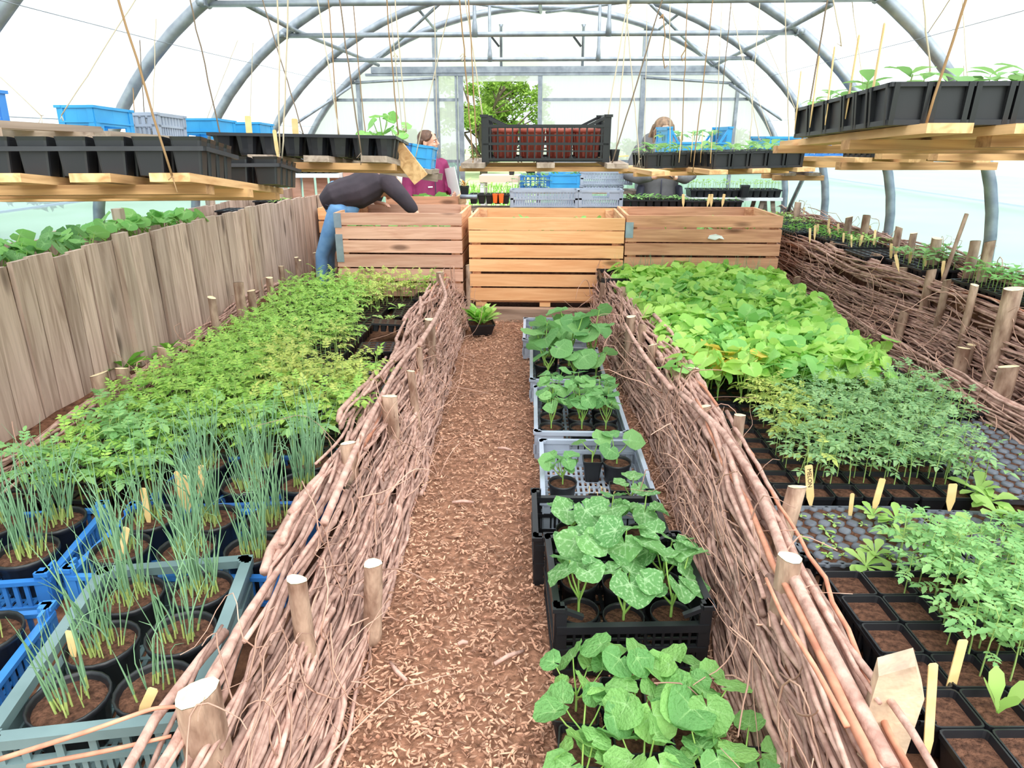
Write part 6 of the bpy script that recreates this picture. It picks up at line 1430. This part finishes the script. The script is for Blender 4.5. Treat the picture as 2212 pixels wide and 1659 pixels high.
def head(m, c, R):
    """head of about 0.22 m: skull, jaw, nose, brow, lips, ears; R turns it (face looks along -y)"""
    P = lambda x, y, z: V(c) + R @ V((x, y, z))
    ball(m, P(0, .01, .035), (.074, .092, .083), R); ball(m, P(0, -.025, -.035), (.056, .062, .075), R)
    m.loft([ell(P(0, -.09, .022), R @ V((0, -.25, -1)), .009, .008, R @ V((1, 0, 0)), 8), ell(P(0, -.104, -.012), R @ V((0, -.1, -1)), .015, .016, R @ V((1, 0, 0)), 8), ell(P(0, -.09, -.022), R @ V((0, .4, -1)), .012, .008, R @ V((1, 0, 0)), 8)], 0, True, True, True)
    for s in (-1, 1):
        ball(m, P(s * .074, .012, -.005), (.011, .022, .033), R, 10); ball(m, P(s * .034, -.07, -.02), (.022, .02, .022), R, 10); ball(m, P(s * .03, -.082, .03), (.022, .01, .007), R, 8)
    ball(m, P(0, -.082, -.052), (.024, .009, .006), R, 8); ball(m, P(0, -.08, -.063), (.021, .009, .006), R, 8); ball(m, P(0, -.075, -.092), (.022, .018, .016), R, 8)
def face(parent, c, R):
    P = lambda x, y, z: V(c) + R @ V((x, y, z))
    for s in (-1, 1):
        m = MB(); ball(m, P(s * .031, -.0745, .012), (.0125, .008, .0085), R, 10); m.build('eye', M['paper'], parent)
        m = MB(); ball(m, P(s * .031, -.0815, .011), (.006, .003, .006), R, 8); m.build('iris', M['phone'], parent)
        m = MB(); m.tube([P(s * .014, -.094, .031), P(s * .032, -.092, .036), P(s * .05, -.082, .03)], [.003, .0035, .002], 5); m.build('eyebrow', M['hairb'], parent)
    m = MB(); ball(m, P(0, -.0895, -.057), (.022, .004, .0045), R, 10); m.build('lips', plain('lips', lin(196, 120, 110), .5), parent)
def hand(m, w, d, pal, cr=.5, thumb=1):
    """hand from wrist w pointing along d, palm facing pal, five fingers curled by cr"""
    d = V(d).normalized(); pal = V(pal) - d * V(pal).dot(d); pal.normalize(); s = d.cross(pal)
    limb(m, [V(w), V(w) + d * .04, V(w) + d * .078], [(.026, .017), (.036, .015), (.036, .013)], s, 10)
    for i, (o, l) in enumerate(((-.028, .062), (-.0095, .072), (.0095, .068), (.027, .054))):
        b = V(w) + d * .076 + s * o; pts = [b]; dd = V(d)
        for k in range(3): dd = (dd + pal * cr * (.55 + .2 * k)).normalized(); b = b + dd * l / 3 * (1.15 - .15 * k); pts.append(b)
        m.tube(pts, [.0086, .0083, .0076, .006], 7)
    b = V(w) + d * .022 + s * (-.03 * thumb); td = (d * .75 - s * thumb * .65 + pal * .35).normalized(); pts = [b]
    for k in range(3): pts.append(pts[-1] + td * .023); td = (td + d * .2 + pal * .22 + s * .25 * thumb).normalized()
    m.tube(pts, [.013, .0105, .0095, .0075], 7)
def person(label, loc, rz):
    return thing('person', label, 'person', loc, rz)
def legs(t, mat, hips, feet, shoe):
    m = MB()
    for h, k, a in hips: limb(m, [h, V(h).lerp(V(k), .5), k, V(k).lerp(V(a), .4), a], [(.085, .09), (.075, .08), (.058, .06), (.055, .06), (.045, .05)])
    hc = sum((V(h[0]) for h in hips), V()) / 2; limb(m, [hc + V((0, 0, -.04)), hc + V((0, 0, .05)), hc + V((0, 0, .12))], [(.15, .10), (.165, .11), (.15, .10)])
    o = fuse(m, 'trousers', mat, t, .012, 3)
    for f, d in feet:
        m = MB(); f = V(f); d = V(d).normalized(); limb(m, [f - d * .06 + V((0, 0, .045)), f + d * .05 + V((0, 0, .04)), f + d * .15 + V((0, 0, .028))], [(.036, .045), (.044, .04), (.04, .026)], d.cross(V((0, 0, 1)))); fuse(m, 'shoe', shoe, t, .01, 2)
    return o
# --- woman with the phone (faces the camera, looks down)
t = person('person in a grey hooded coat looking down at a phone behind the bench', (at_y(1430, 300, 7.2).x, 7.2, 0), .05); t.scale = (1.13, 1.06, 1.0)
HC = V((0, -.05, 1.495)); HR = Euler((radians(24), radians(-4), 0)).to_matrix()
m = MB(); head(m, HC, HR); limb(m, [(0, .03, 1.30), (0, .015, 1.37), (0, -.02, 1.44)], [(.06, .06), (.052, .055), (.05, .055)])
limb(m, [(0, .02, .85), (0, .03, 1.05), (0, .03, 1.25), (0, .03, 1.33)], [(.13, .09), (.12, .085), (.15, .09), (.10, .07)])
WR = {-1: V((-.075, -.25, 1.085)), 1: V((.075, -.24, 1.075))}
for s in (-1, 1):
    limb(m, [(s * .16, .02, 1.29), (s * .245, -.02, 1.08), (s * .13, -.20, 1.085), WR[s]], [.045, .038, .03, .024]); hand(m, WR[s], (-s * .8, -.45, .12), (0, .3, .9), .75, s)
for s in (-1, 1): limb(m, [(s * .085, .02, .88), (s * .09, .0, .48), (s * .09, .03, .09), (s * .09, -.08, .04)], [.07, .05, .04, .035])
fuse(m, 'body', M['skin'], t, .0055, 3); face(t, HC, HR)
m = MB(); limb(m, [(0, .02, .72), (0, .02, .9), (0, .03, 1.05), (0, .03, 1.2), (0, .03, 1.34), (0, .02, 1.40)], [(.19, .135), (.185, .13), (.18, .125), (.195, .13), (.175, .115), (.10, .095)])
for s in (-1, 1): limb(m, [(s * .155, .03, 1.335), (s * .215, .01, 1.22), (s * .262, -.02, 1.075), (s * .2, -.12, 1.065), (s * .115, -.215, 1.085)], [.078, .068, .066, .058, .046])
fuse(m, 'coat', M['greyc'], t, .011, 3)
m = MB(); ring = [(cos(a) * .115, .02 + sin(a) * .105, 1.405 + .04 * sin(a)) for a in [2 * pi * i / 14 for i in range(15)]]; m.tube(ring, .058, 10); limb(m, [(-.09, -.09, 1.36), (-.06, -.125, 1.26), (-.04, -.13, 1.2)], [.04, .038, .02]); limb(m, [(.08, -.09, 1.36), (.05, -.125, 1.27)], [.04, .03]); fuse(m, 'hood', M['greyc'], t, .012, 2)
m = MB(); m.tube([(0, -.112, 1.05), (0, -.117, .95), (0, -.118, .8)], .005, 6); m.build('zip', M['navyc'], t)
for s in (-1, 1): m = MB(); limb(m, [(s * .165, -.045, .98), (s * .175, -.05, .9), (s * .18, -.05, .74)], [(.03, .095), (.032, .10), (.032, .10)]); fuse(m, 'coat_lining', M['navyc'], t, .012, 2)
m = MB(); ball(m, HC + HR @ V((0, .022, .05)), (.083, .094, .082), HR)
for k in range(16):
    a = pi * (k / 15); x = -cos(a); b = HC + HR @ V((x * .075, .03 + .05 * sin(a), .05)); e = HC + V((x * .095 - .02, .04 + .03 * sin(a), -.16 if k < 9 else -.05)); m.tube([b, b.lerp(e, .5) + V((x * .012, .01, 0)), e], [.022, .02, .008], 7)
for k in range(5): b = HC + HR @ V((-.06 + .006 * k, -.055 + .012 * k, .075)); m.tube([b, HC + V((-.088 - .002 * k, -.06, 0)), HC + V((-.092, -.055, -.12))], [.014, .014, .006], 7)
fuse(m, 'hair', M['hairl'], t, .007, 2)
legs(t, M['dark'], [((s * .085, .03, .86), (s * .09, .0, .47), (s * .09, .03, .08)) for s in (-1, 1)], [((s * .095, .02, 0), (0, -1, 0)) for s in (-1, 1)], M['phone'])
m = MB(); m.loft([rrect(.072, .145, .01, 0), rrect(.072, .145, .01, .009)], 0, True, True); ph = m.build('mobile_phone', M['phone'], None, Matrix.LocRotScale(t.location, t.rotation_euler, t.scale) @ V((0, -.305, 1.115)), (radians(38), 0, radians(80)))
tag(ph, 'black mobile phone in the hands of the person in the grey coat', 'phone')
# --- woman in plum (turned to the right, head in profile)
t = person('person in a plum jacket standing by the end wall, head turned to the right', (at_y(922, 300, 7.3).x, 7.3, 0), radians(38))
HC = V((0, -.03, 1.39)); HR = Matrix.Rotation(radians(42), 3, 'Z')
m = MB(); head(m, HC, HR); limb(m, [(0, .02, 1.2), (0, .01, 1.27), (0, -.0, 1.34)], [(.06, .06), (.05, .054), (.048, .052)])
limb(m, [(0, .0, .8), (0, .01, 1.0), (0, .01, 1.16), (0, .01, 1.22)], [(.13, .09), (.12, .085), (.15, .09), (.10, .07)])
WP = {-1: V((-.235, -.03, .80)), 1: V((.225, -.13, .90))}
for s in (-1, 1): limb(m, [(s * .16, .01, 1.18), (s * .225, .03, .99), WP[s]], [.045, .038, .025])
hand(m, WP[-1], (0, -.15, -1), (.8, -.3, 0), .35, 1); hand(m, WP[1], (-.35, -.7, -.2), (-.9, .3, 0), .5, -1)
for s in (-1, 1): limb(m, [(s * .08, .0, .82), (s * .085, -.01, .45), (s * .085, .02, .09), (s * .085, -.08, .04)], [.07, .05, .04, .035])
fuse(m, 'body', M['skin'], t, .0055, 3); face(t, HC, HR)
m = MB(); limb(m, [(0, 0, .66), (0, 0, .8), (0, .01, .95), (0, .01, 1.1), (0, .01, 1.2), (0, .01, 1.265)], [(.205, .15), (.20, .145), (.185, .135), (.19, .13), (.165, .11), (.075, .08)])
limb(m, [(-.155, .01, 1.19), (-.21, .02, 1.08), (-.235, .02, .97), (-.24, -.02, .83)], [.074, .066, .06, .05]); limb(m, [(.155, .01, 1.19), (.22, .03, 1.08), (.25, .03, .99), (.23, -.10, .91)], [.074, .066, .062, .05])
fuse(m, 'jacket', M['plum'], t, .011, 3)
m = MB(); ring = [(cos(a) * .072, .005 + sin(a) * .07, 1.265 + .012 * sin(a)) for a in [2 * pi * i / 14 for i in range(15)]]; m.tube(ring, .03, 8); fuse(m, 'collar', M['plum'], t, .01, 2)
m = MB(); m.tube([(0, -.128, 1.2), (0, -.142, 1.0), (0, -.152, .7)], .005, 6); m.build('zip', M['navyc'], t)
m = MB(); m.box((-.06, -.143, .97), (.05, .006, .012)); m.build('badge', M['paper'], t)
m = MB(); ball(m, HC + HR @ V((0, .024, .046)), (.082, .092, .082), HR)
for k in range(12): a = pi * k / 11; x = -cos(a); b = HC + HR @ V((x * .07, .045 + .04 * sin(a), .03)); e = HC + HR @ V((x * .055, .075, -.085)); m.tube([b, b.lerp(e, .5) + HR @ V((x * .01, .01, 0)), e], [.024, .022, .012], 7)
for s in (-1, 1): m.tube([HC + HR @ V((s * .05, -.055, .085)), HC + HR @ V((s * .076, -.03, .04)), HC + HR @ V((s * .08, .01, .02))], [.014, .016, .012], 7)
fuse(m, 'hair', M['hairb'], t, .007, 2)
legs(t, M['dark'], [((s * .08, .0, .8), (s * .085, -.01, .44), (s * .085, .02, .08)) for s in (-1, 1)], [((s * .09, .0, 0), (0, -1, 0)) for s in (-1, 1)], M['phone'])
m = MB(); m.box((0, 0, 0), (.006, .21, .33)); fo = m.build('paper_folder', M['paper'], None, Matrix.LocRotScale(t.location, t.rotation_euler, t.scale) @ V((.19, -.17, .99)), (radians(-8), radians(-8), radians(38))); tag(fo, 'white paper folder held under the arm of the person in plum', 'folder')
# --- person bending over the pinkish box
L0 = V((-1.93, 6.02, 0)); t = person('person in a dark jacket and pale jeans bending over the pinkish box, arm inside it', L0, 0)
W = lambda px, py, y: at_y(px, py, y) - L0
hip = W(738, 440, 6.02); sho = W(822, 392, 6.15); wst = W(770, 415, 6.06)
HC = W(842, 404, 6.42); dn = Euler((radians(100), 0, radians(75))).to_matrix()
shN, shF = W(832, 388, 6.06), W(815, 392, 6.36); elN, wrN = W(868, 425, 6.0), W(900, 462, 6.0); elF, wrF = W(815, 418, 6.36), W(812, 437, 6.30)
m = MB(); ball(m, HC, (.08, .10, .10)); head(m, HC, dn); limb(m, [sho, sho.lerp(HC, .5), HC], [.06, .055, .05])
limb(m, [hip, wst, sho], [.12, .115, .13], (0, 1, 0)); limb(m, [shN, elN, wrN], [.05, .042, .028]); limb(m, [shF, elF, wrF], [.05, .042, .028])
hand(m, wrN, (.6, 0, -.75), (-.6, 0, -.5), .5, 1); hand(m, wrF, (.95, -.15, -.12), (0, 0, -1), .35, -1)
for s in (-1, 1): limb(m, [hip + V((0, s * .085, -.02)), V((.0, s * .09, .47)), V((-.03, s * .09, .09)), V((.06, s * .09, .04))], [.075, .052, .04, .035], (0, 1, 0))
fuse(m, 'body', M['skin'], t, .006, 3)
m = MB(); ball(m, HC - (dn @ V((0, -.02, 0))), (.095, .1, .1)); fuse(m, 'hair', M['hairb'], t, .01, 2)
m = MB(); limb(m, [W(722, 428, 6.02), W(745, 418, 6.04), wst + V((0, 0, .0)), W(800, 398, 6.14), W(826, 394, 6.2)], [(.185, .13), (.185, .135), (.185, .15), (.20, .15), (.15, .10)], (0, 1, 0))
limb(m, [shN, shN.lerp(elN, .5), elN, elN.lerp(wrN, .6), wrN - V((.02, 0, -.03))], [(.085, .085), (.078, .08), (.068, .068), (.058, .058), (.046, .046)], (0, 1, 0)); limb(m, [shF, elF, wrF.lerp(elF, .25)], [.08, .066, .05], (0, 1, 0))
fuse(m, 'jacket', M['dark'], t, .011, 4)
legs(t, M['jeans'], [(hip + V((.0, s * .09, -.02)), V((.0, s * .095, .47)), V((-.03, s * .095, .08))) for s in (-1, 1)], [(V((-.02, s * .095, 0)), (1, 0, 0)) for s in (-1, 1)], M['phone'])
m = MB(); m.tube([hip + V((-.115, -.06, .02)), hip + V((-.10, -.13, .0)), hip + V((-.02, -.16, -.01))], .004, 5); m.build('pocket_seam', M['navyc'], t)
